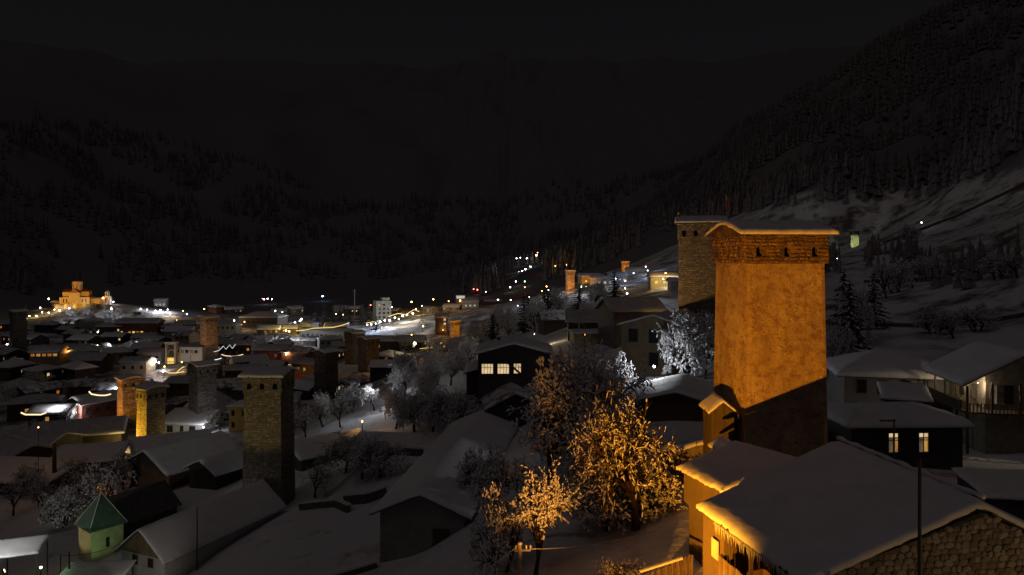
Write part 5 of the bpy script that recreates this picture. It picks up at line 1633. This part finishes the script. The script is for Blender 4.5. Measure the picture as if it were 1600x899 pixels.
lamp(318, 668, 'white yard lamp beside the white-glowing roof right of the twin towers', 'white', 1.2, Y=174, light=1000)
lamp(181, 607, 'white lamp over the snow roofs left of the twin towers', 'white', 1.8, h=5, y0=180, light=600)
lamp(219, 735, 'tiny white lamp in the dark bushes below the twin towers', 'white', .9, h=3, y0=100)
lamp(120, 646, 'white lamp hidden behind the smoking house', 'white', .7, Y=200, light=1500)
lamp(88, 636, 'white lamp above the pale snow roofs at the left', 'white', .7, Y=196, light=1300)
lamp(60, 668, 'orange lamp under the long orange-lit eave at the far left', 'orange', .8, Y=122, light=240)
lamp(1022, 573, 'bright white lamp in the yard beside the white-lit tree', 'white', 1.3, Y=84, light=950)
lamp(64, 887, 'small greenish white lamp by the open shed, bottom left', 'green', 1.1, Y=71, light=60)
lamp(1440, 348, 'small white light alone high on the right hillside', 'white', 1.0, Y=325)
lamp(1308, 404, 'tiny white light beside the great tower crown on the dark hillside', 'white', .5, h=3, y0=200)
lamp(835, 522, 'warm lamp on the roadside behind the house with three big lit windows', 'warm', .5, Y=150, light=1400)
lamp(1000, 610, 'warm lamp hidden behind the long low shed', 'warm', .4, Y=100, light=150)

# ---- light strings
light_string('white light string tracing a gable far left', [(196, 546, 318), (213, 534, 318), (235, 541, 318)], 'white')
light_string('curved warm light string on a balcony left of the twin towers', [(139, 612, 196), (143, 616, 196), (155, 618, 196), (165, 618, 196), (173, 616, 196)], 'warm', .30)
light_string('curved warm light string farthest left above dark roofs', [(33, 645, 178), (40, 648, 178), (52, 648, 178), (64, 648, 178), (72, 645, 178)], 'warm', .30)
light_string('yellow light string looping before the gateway tower', [(257, 580, 276), (265, 583, 276), (276, 583, 276), (287, 581, 276)], 'yellow')
light_string('slanting yellow light string right of the gateway tower', [(276, 582, 280), (283, 576, 280), (288, 573, 280)], 'yellow')
light_string('yellow light string along the arcaded market eave', [(463, 517, 380), (476, 516, 380), (490, 513, 380), (520, 512, 380), (533, 509, 380), (545, 505, 380)], 'yellow')
light_string('yellow light string at the kiosk roof edge', [(424, 537, 364), (436, 538, 364), (444, 538, 364), (450, 536, 364)], 'yellow')
light_string('white light string hanging in a zigzag over snowy trees', [(334, 550, 300), (342, 548, 300), (349, 541, 300), (353, 546, 300), (359, 539, 300), (363, 545, 300), (368, 538, 300)], 'white', .12)
light_string('curved warm light string below the zigzag string', [(346, 554, 292), (352, 556, 292), (362, 557, 292), (372, 556, 292), (380, 554, 292)], 'warm')
light_string('white and pink light string at the street corner left of the rough tower', [(332, 563, 285), (339, 562, 285), (346, 560, 285)], 'white')
light_string('yellow light string along the far end of the main street', [(606, 495, 470), (622, 490, 470), (634, 492, 470), (647, 484, 470), (655, 487, 470)], 'yellow')
light_string('yellow light string at the near end of the main street', [(572, 505, 440), (584, 503, 440), (594, 506, 440)], 'yellow')
light_string('orange light strip on a wall right of the brightest lamp', [(656, 545, 300), (668, 544, 300), (676, 543, 300)], 'yellow', .12)
light_string('gold light string on the gable behind the market square', [(448, 512, 450), (455, 509, 450), (460, 511, 450)], 'yellow')

# ---- poles and wires
def pole(label, px, py0, Y, rad=.09, mat='iron', arm=None, py1=None, cat='pole', name='utility_pole'):
    a = at(px, py0, Y)
    g = gz(a.x, a.y)
    root = thing(name, label, cat, (a.x, a.y, g))
    h = a.z - g
    m = MB(); m.tube([(0, 0, -.6), (0, 0, h * .5), (0, 0, h)], [rad * 1.15, rad, rad * .85], 8); m.build('shaft', M[mat], root)
    if arm:
        for dz, l, dx in arm:
            m = MB(); m.beam((dx - l / 2, -.02, h - dz), (dx + l / 2, .02, h - dz), .08, .1); m.build('cross_arm', M[mat], root)
    return root, Vector((a.x, a.y, a.z))
lp, ltop = pole('pale post with a short cross arm and insulators, bottom centre', 812, 850, 38, .13, 'pale_wood', [(.35, .9, .15)])
h_ = ltop.z - lp.location.z
for dx in (-.2, .35, .58):
    m = MB(); m.tube([(dx, 0, h_ - .3), (dx, 0, h_ - .12), (dx, 0, h_ - .06)], [.035, .06, .03], 7); m.build('insulator', M['white_board'], lp)
m = MB(); m.ball((0, 0, h_ + .02), .15, 0, 8, 5, .6); m.build('snow_cap', M['snow'], lp)
spot_l = (ltop.x + 5.5, ltop.y - 6, ltop.z + .3)
pole('dark iron pole standing in front of the near stone house roof', 1437, 716, 23.2, .065, 'iron')
pole('thin dark pole with a short arm before the low house with two lit windows', 1397, 655, 44, .06, 'wood', [(.1, 1.0, -.4)])
pole('thin dark pole among the central tree trunks', 857, 662, 62, .10, 'wood')
pole('utility pole with wires behind the dark central trees', 905, 497, 132, .12, 'pale_wood', [(1.0, 1.4, 0)])
pole('short lit post with a side arm, left of the utility pole with wires', 898, 516, 128, .14, 'pale_wood', [(.15, 2.6, -1.2)])
pole('thin dark pole before the long low house, left', 308, 792, 78, .07, 'iron')
pole('slim steel mast with antennas on the skyline of the town', 554, 452, 520, .28, 'steel', [(1.2, 2.4, 0), (2.6, 2.4, 0), (4, 2.0, 0)], name='antenna_mast', cat='mast')
pole('dark pole right of the white-glowing roof', 322, 685, 150, .09, 'wood')
pole('left one of two wooden posts before the open shed, bottom left', 94, 866, 72, .09, 'wood')
pole('right one of two wooden posts before the open shed, bottom left', 108, 862, 72, .09, 'wood')
pole('thick stump of a pole beside the orange-lit eave at the far left', 85, 693, 126, .35, 'wood')
def cable(label, a, b, sag=.6, r=.02, mat='iron'):
    a, b = Vector(a), Vector(b)
    m = MB()
    m.tube([a.lerp(b, i / 14) - a + Vector((0, 0, -sag * 4 * (i / 14) * (1 - i / 14))) for i in range(15)], r, 5)
    tag(m.build('cable', M[mat], loc=a), label, 'cable')
cable('snow-dusted wire running right from the pale post', at(830, 858, 38), at(1010, 833, 44), .25, .022, 'snow_old')
cable('frosted wire running down left from the pale post', at(806, 856, 38), at(690, 925, 34), .2, .03, 'snow_old')
cable('wire from the utility pole to the yellow-lit garage roof', at(906, 500, 132), at(935, 526, 126), .4, .03, 'pale_wood')
cable('wire across the bottom left between the posts', at(94, 868, 72), at(200, 845, 78), .5, .03, 'wood')

# ---- trees near and mid
tree(992, 46, 10.0, 7.8, 'apple', 'broad snow-laden fruit tree glowing orange left of the great tower', 'floodlit trees', name='fruit_tree')
tree(836, 42, 7.6, 4.2, 'tall', 'slim snow-laden tree glowing gold beside the pale post', 'floodlit trees', name='fruit_tree')
tree(952, 47.5, 4.0, 6.5, 'bushy', 'dark shrub under the left side of the broad orange fruit tree', name='bush')
tree(1006, 48.5, 4.4, 5.5, 'bushy', 'dark shrub under the right side of the broad orange fruit tree', name='bush')
tree(780, 45, 6.0, 4.2, 'bushy', 'dim pinkish snowy tree just left of the slim golden tree', name='fruit_tree')
tree(768, 38.5, 2.6, 2.8, 'bushy', 'small snow-tipped bush at the bottom edge left of the pale post', name='bush')
tree(958, 38, 2.2, 2.6, 'bare', 'sparse dry weeds with snow tufts at the bottom centre', name='bush')
tree(985, 38.6, 1.2, 2.2, 'bushy', 'low snowy weeds before the paling fence', name='bush')
lampsB = [(862, 60, 10.5, 8.5, 'wide'), (905, 63, 11.4, 9.5, 'round2'), (945, 66, 10.6, 7.5, 'round'), (885, 69, 10, 8, 'tall')]
for i, (px, Y, h, w, v) in enumerate(sorted(lampsB)):
    tree(px, Y, h, w, v, f'{ordinal(i, 4)} of four large frosted trees at the picture centre', 'large frosted trees at the centre', name='frosted_tree')
tree(788, 59, 6.2, 5.6, 'bushy', 'dim bushy frosted tree right of the long barn roof', name='frosted_tree')
tree(745, 68, 5.5, 4.5, 'bushy', 'dark bush at the right wall of the long barn', name='bush')
tree(1064, 90, 10.0, 8.2, 'round2', 'tall snowy tree lit white by the yard lamp, before the pale two-storey house', name='frosted_tree')
tree(1102, 92, 8.8, 6.5, 'round', 'darker snowy tree squeezed between the white-lit tree and the great tower', name='frosted_tree')
tree(962, 86, 6.2, 5.5, 'bushy', 'bluish snowy bush left of the bright yard lamp', name='bush')
tree(985, 108, 6, 6, 'bare', 'leafless tree before the yellow-lit garage', name='bare_tree')
D = [(618, 122, 7.5, 7, 'round2'), (648, 116, 8.2, 8, 'wide'), (676, 112, 8.5, 7.5, 'round'), (704, 108, 8, 8, 'wide'), (728, 104, 6.5, 6, 'bushy'), (662, 134, 8, 7, 'round2'), (705, 140, 8.5, 7.5, 'round'), (632, 150, 8, 8, 'wide'), (740, 150, 8, 7, 'round2'), (672, 168, 8, 8, 'round')]
for i, (px, Y, h, w, v) in enumerate(sorted(D)):
    tree(px, Y, h, w, v, f'{ordinal(i, len(D))} of the frosted trees left of the three lit windows', 'frosted orchard trees', name='frosted_tree')
D2 = [(540, 104, 6.6, 7.5, 'wide'), (566, 99, 6.4, 7, 'round'), (594, 97, 6.8, 7.5, 'wide')]
for i, (px, Y, h, w, v) in enumerate(D2):
    tree(px, Y, h, w, v, f'{ordinal(i, 3)} of the spreading yard trees right of the rough tower', 'yard fruit trees', name='fruit_tree')
tree(492, 97, 5.6, 6.5, 'bare', 'bare bushy tree at the right foot of the rough grey tower', name='bare_tree')
D3 = [(478, 132, 7, 7, 'bare'), (505, 140, 7.5, 7, 'round2'), (532, 135, 7, 7, 'bare2'), (548, 150, 7, 7, 'bushy'), (585, 142, 6, 6, 'bare')]
for i, (px, Y, h, w, v) in enumerate(D3):
    tree(px, Y, h, w, v, f'{ordinal(i, 5)} of the dim trees round the white yard lamp', 'trees round the yard lamp', name='bare_tree')
D4 = [(20, 112, 6, 7, 'bare2'), (62, 108, 6.5, 7, 'bare'), (98, 104, 6.5, 7, 'bushy'), (128, 112, 7, 7, 'bare'), (152, 110, 7.5, 7, 'bushy'), (176, 114, 7.6, 7, 'bare2'), (196, 118, 7.2, 6, 'bushy'), (118, 124, 6, 7, 'bare2'), (45, 122, 6, 6, 'bushy')]
for i, (px, Y, h, w, v) in enumerate(sorted(D4)):
    tree(px, Y, h, w, v, f'{ordinal(i, 9)} of the dark bushy trees behind the green-lit chapel', 'dark trees behind the chapel', name='bare_tree')
tree(345, 174, 6.8, 8, 'bare', 'white-lit leafless tree in the yard right of the white-glowing roof', name='bare_tree')
tree(105, 192, 6, 8, 'bare2', 'spreading bare tree over the pale roofs at the left', name='bare_tree')
tree(56, 172, 6, 5, 'bushy', 'frosted bush above the farthest left curved light string', name='bush')
for i, px in enumerate((350, 360, 370)):
    tree(px, 296, 6, 4.4, 'spruce', f'{ordinal(i, 3)} of the small firs under the zigzag string', 'small firs in town', name='fir_tree')
G1 = [(1308, 96, 8.5, 6, 'round'), (1328, 98, 13.5, 6.5, 'spruce'), (1345, 110, 10, 7, 'round2'), (1318, 118, 12, 6, 'spruce2'), (1365, 128, 11, 6.5, 'spruce2')]
for i, (px, Y, h, w, v) in enumerate(sorted(G1)):
    tree(px, Y, h, w, v, f'{ordinal(i, 5)} of the frosted trees right of the great tower', 'trees right of the great tower', name='fir_tree' if v.startswith('spr') else 'frosted_tree')
G2 = [(1400, 175, 9, 10, 'bushy'), (1425, 182, 8, 9, 'bare'), (1385, 165, 9, 9, 'bare2'), (1460, 118, 5, 7, 'bushy'), (1490, 112, 5, 7, 'bare'), (1525, 115, 5, 7, 'bushy'), (1560, 150, 6, 8, 'bushy'), (1590, 145, 6, 8, 'bare'), (1540, 165, 6, 8, 'bare2'), (1455, 200, 9, 10, 'bushy'), (1420, 300, 9, 9, 'bushy')]
for i, (px, Y, h, w, v) in enumerate(sorted(G2)):
    tree(px, Y, h, w, v, f'{ordinal(i, 11)} of the dark shrubs on the right snow slope', 'shrubs on the right slope', name='bush')
G3 = [(1464, 190, 5), (1470, 190, 5), (1537, 205, 7), (1590, 210, 7), (1412, 200, 4.5), (1525, 210, 3)]
for i, (px, Y, h) in enumerate(sorted(G3)):
    tree(px, Y, h, 1.6, 'bare2', f'{ordinal(i, 6)} of the thin saplings on the right snowfield', 'saplings on the snowfield', name='sapling')
H1 = [(770, 205, 10, 8, 'spruce_dark'), (795, 198, 11, 7, 'round2'), (818, 210, 12, 8, 'spruce_dark'), (838, 200, 11, 7, 'bushy'), (856, 215, 12, 8, 'spruce_dark'), (872, 225, 11, 7, 'round'), (780, 240, 11, 8, 'round2'), (825, 250, 12, 8, 'spruce_dark'), (850, 260, 12, 8, 'spruce_dark'),
      (905, 235, 10, 8, 'spruce_dark'), (930, 230, 10, 8, 'round'), (960, 225, 11, 8, 'spruce_dark')]
for i, (px, Y, h, w, v) in enumerate(sorted(H1)):
    tree(px, Y, h, w, v, f'{ordinal(i, 12)} of the dark slope trees behind the three lit windows', 'dark trees on the middle slope', name='fir_tree' if v.startswith('spr') else 'bare_tree')
H2 = [(495, 470, 16, 8, 'spruce_dark'), (508, 480, 17, 8, 'spruce_dark'), (520, 475, 15, 8, 'spruce_dark'), (532, 485, 14, 8, 'spruce_dark'), (544, 478, 15, 8, 'spruce_dark'), (566, 470, 16, 8, 'spruce_dark'), (576, 480, 15, 8, 'spruce_dark'), (588, 440, 9, 7, 'spruce_dark')]
for i, (px, Y, h, w, v) in enumerate(H2):
    tree(px, Y, h, w, v, f'{ordinal(i, 8)} of the dark firs by the antenna mast', 'firs by the mast', name='fir_tree')
T1 = []
for px, Y in ((395, 330), (412, 345), (300, 250), (30, 290), (120, 300), (170, 330), (140, 420), (170, 440), (110, 440), (640, 300), (672, 290), (620, 330), (735, 280), (755, 255), (660, 420), (60, 250), (20, 230), (230, 240), (600, 250), (630, 220), (665, 205), (700, 210), (740, 200)):
    T1.append((px, Y, rnd.uniform(6, 9), rnd.uniform(7, 10), rnd.choice(['round', 'round2', 'bushy', 'bare'])))
for nm_, test in (('near the far left roofs', lambda p, y: p < 250 and y < 310), ('below the church hill', lambda p, y: p < 250 and y >= 310), ('left of the market square', lambda p, y: 250 <= p < 500),
                  ('behind the paired dark towers', lambda p, y: p >= 500 and y >= 270), ('above the frosted orchard', lambda p, y: p >= 500 and y < 270)):
    sel = sorted(t_ for t_ in T1 if test(t_[0], t_[1]))
    for i, (px, Y, h, w, v) in enumerate(sel):
        tree(px, Y, h, w, v, f'{ordinal(i, len(sel))} of the dark leafless trees {nm_}', 'dark trees ' + nm_, name='bare_tree')
# trees along the church hill foot
for i, px in enumerate((112, 135, 160, 182, 196)):
    tree(px, 466 + (i % 2) * 6, 7, 9, 'bushy' if i % 2 else 'round', f'{ordinal(i, 5)} of the trees on the lit snow slope under the church', 'trees under the church', name='bare_tree')

# woods on the far hillsides, too many to count
def woods(name, label, n, box, hmin, hmax, seed):
    rg = random.Random(seed)
    m = MB()
    x0, x1, y0, y1, zlo, zhi = box
    pts = [(rg.uniform(x0, x1), rg.uniform(y0, y1)) for _ in range(n * 3)]
    zs = hz_arr([p[0] for p in pts], [p[1] for p in pts])
    k = 0
    for (x, y), z_ in zip(pts, zs):
        if not (zlo < z_ < zhi) or noise.noise((x * .012, y * .012, seed)) < -.15:
            continue
        if (.470 < x / y < .500 and y < 400) or (-.012 < x / y < .045 and y < 1150):
            continue
        h = rg.uniform(hmin, hmax)
        g = gz(x, y) - .5
        r = h * rg.uniform(.13, .2)
        vs, fs = [], []
        for t_ in range(3):
            a0 = rg.random() * 6
            zb, zt_ = g + h * (.08 + .28 * t_), g + h * (.48 + .26 * t_)
            rr = r * (1 - .26 * t_)
            o = len(vs)
            vs += [(x + rr * rg.uniform(.7, 1.2) * math.cos(a0 + i * 1.2566), y + rr * rg.uniform(.7, 1.2) * math.sin(a0 + i * 1.2566), zb + rg.uniform(-.04, .04) * h) for i in range(5)] + [(x, y, zt_)]
            fs += [(o + i, o + (i + 1) % 5, o + 5) for i in range(5)]
        m.add(vs, fs)
        k += 1
        if k >= n:
            break
    o = m.build(name, M['frosted_needle'])
    tag(o, label, 'woods', kind='stuff')
woods('hillside_woods', 'dark fir woods covering the right-hand hillside', 5200, (40, 620, 330, 1000, 34, 400), 10, 20, 4)
woods('valley_woods', 'dark woods on the mountainside beyond the town', 6000, (-1000, 700, 700, 1700, -40, 400), 14, 24, 9)
woods('slope_woods', 'dark scrub woods on the near hillside behind the great tower', 420, (30, 140, 150, 330, -9, 16), 4, 9, 12)

# ---- low terrace walls and hedges lining the snow fields
def terrace(label, pts, h=.7, t=.5):
    P = [Vector((*((px - 800) / F * Y, Y), 0)) for px, Y in pts]
    for p in P: p.z = gz(p.x, p.y)
    root = thing('terrace_wall', label, 'wall', P[0])
    m, sn = MB(), MB()
    for a, b in zip(P, P[1:]):
        k = max(1, int((b - a).length / 2.5))
        for i in range(k):
            u, v = a.lerp(b, i / k), a.lerp(b, (i + 1) / k)
            u.z, v.z = gz(u.x, u.y), gz(v.x, v.y)
            m.beam(u - P[0] + Vector((0, 0, h / 2 - .4)), v - P[0] + Vector((0, 0, h / 2 - .4)), t, h + .8 + rnd.uniform(-.15, .15))
            sn.beam(u - P[0] + Vector((0, .1, h + .1)), v - P[0] + Vector((0, .1, h + .1 + rnd.uniform(-.05, .05))), t * 1.1, .22)
    m.build('rubble', M['stone_dark'], root)
    sn.build('snow', M['snow'], root)
terrace('dark terrace wall at the foot of the open right-hand snowfield', [(1360, 132), (1420, 130), (1500, 128), (1640, 118)])
terrace('dark hedge line higher on the right-hand snowfield', [(1350, 215), (1440, 205), (1560, 200), (1680, 190)], .9)
terrace('uppermost faint wall across the right-hand hillside', [(1380, 330), (1480, 320), (1640, 300)], 1.2)
terrace('low stone wall running right from the foot of the rough grey tower', [(470, 91), (500, 89.5), (525, 88), (545, 84)], .8)
terrace('low dark wall in the snowy yard above the long barn', [(540, 88), (575, 86), (605, 87)], 1.1)
terrace('half-buried wall along the snow slope at the bottom centre left', [(430, 62), (490, 61.5), (560, 62.5), (590, 63)], .5)
terrace('dark yard wall behind the spreading fruit trees', [(560, 109), (620, 106), (660, 101)], 1.0)
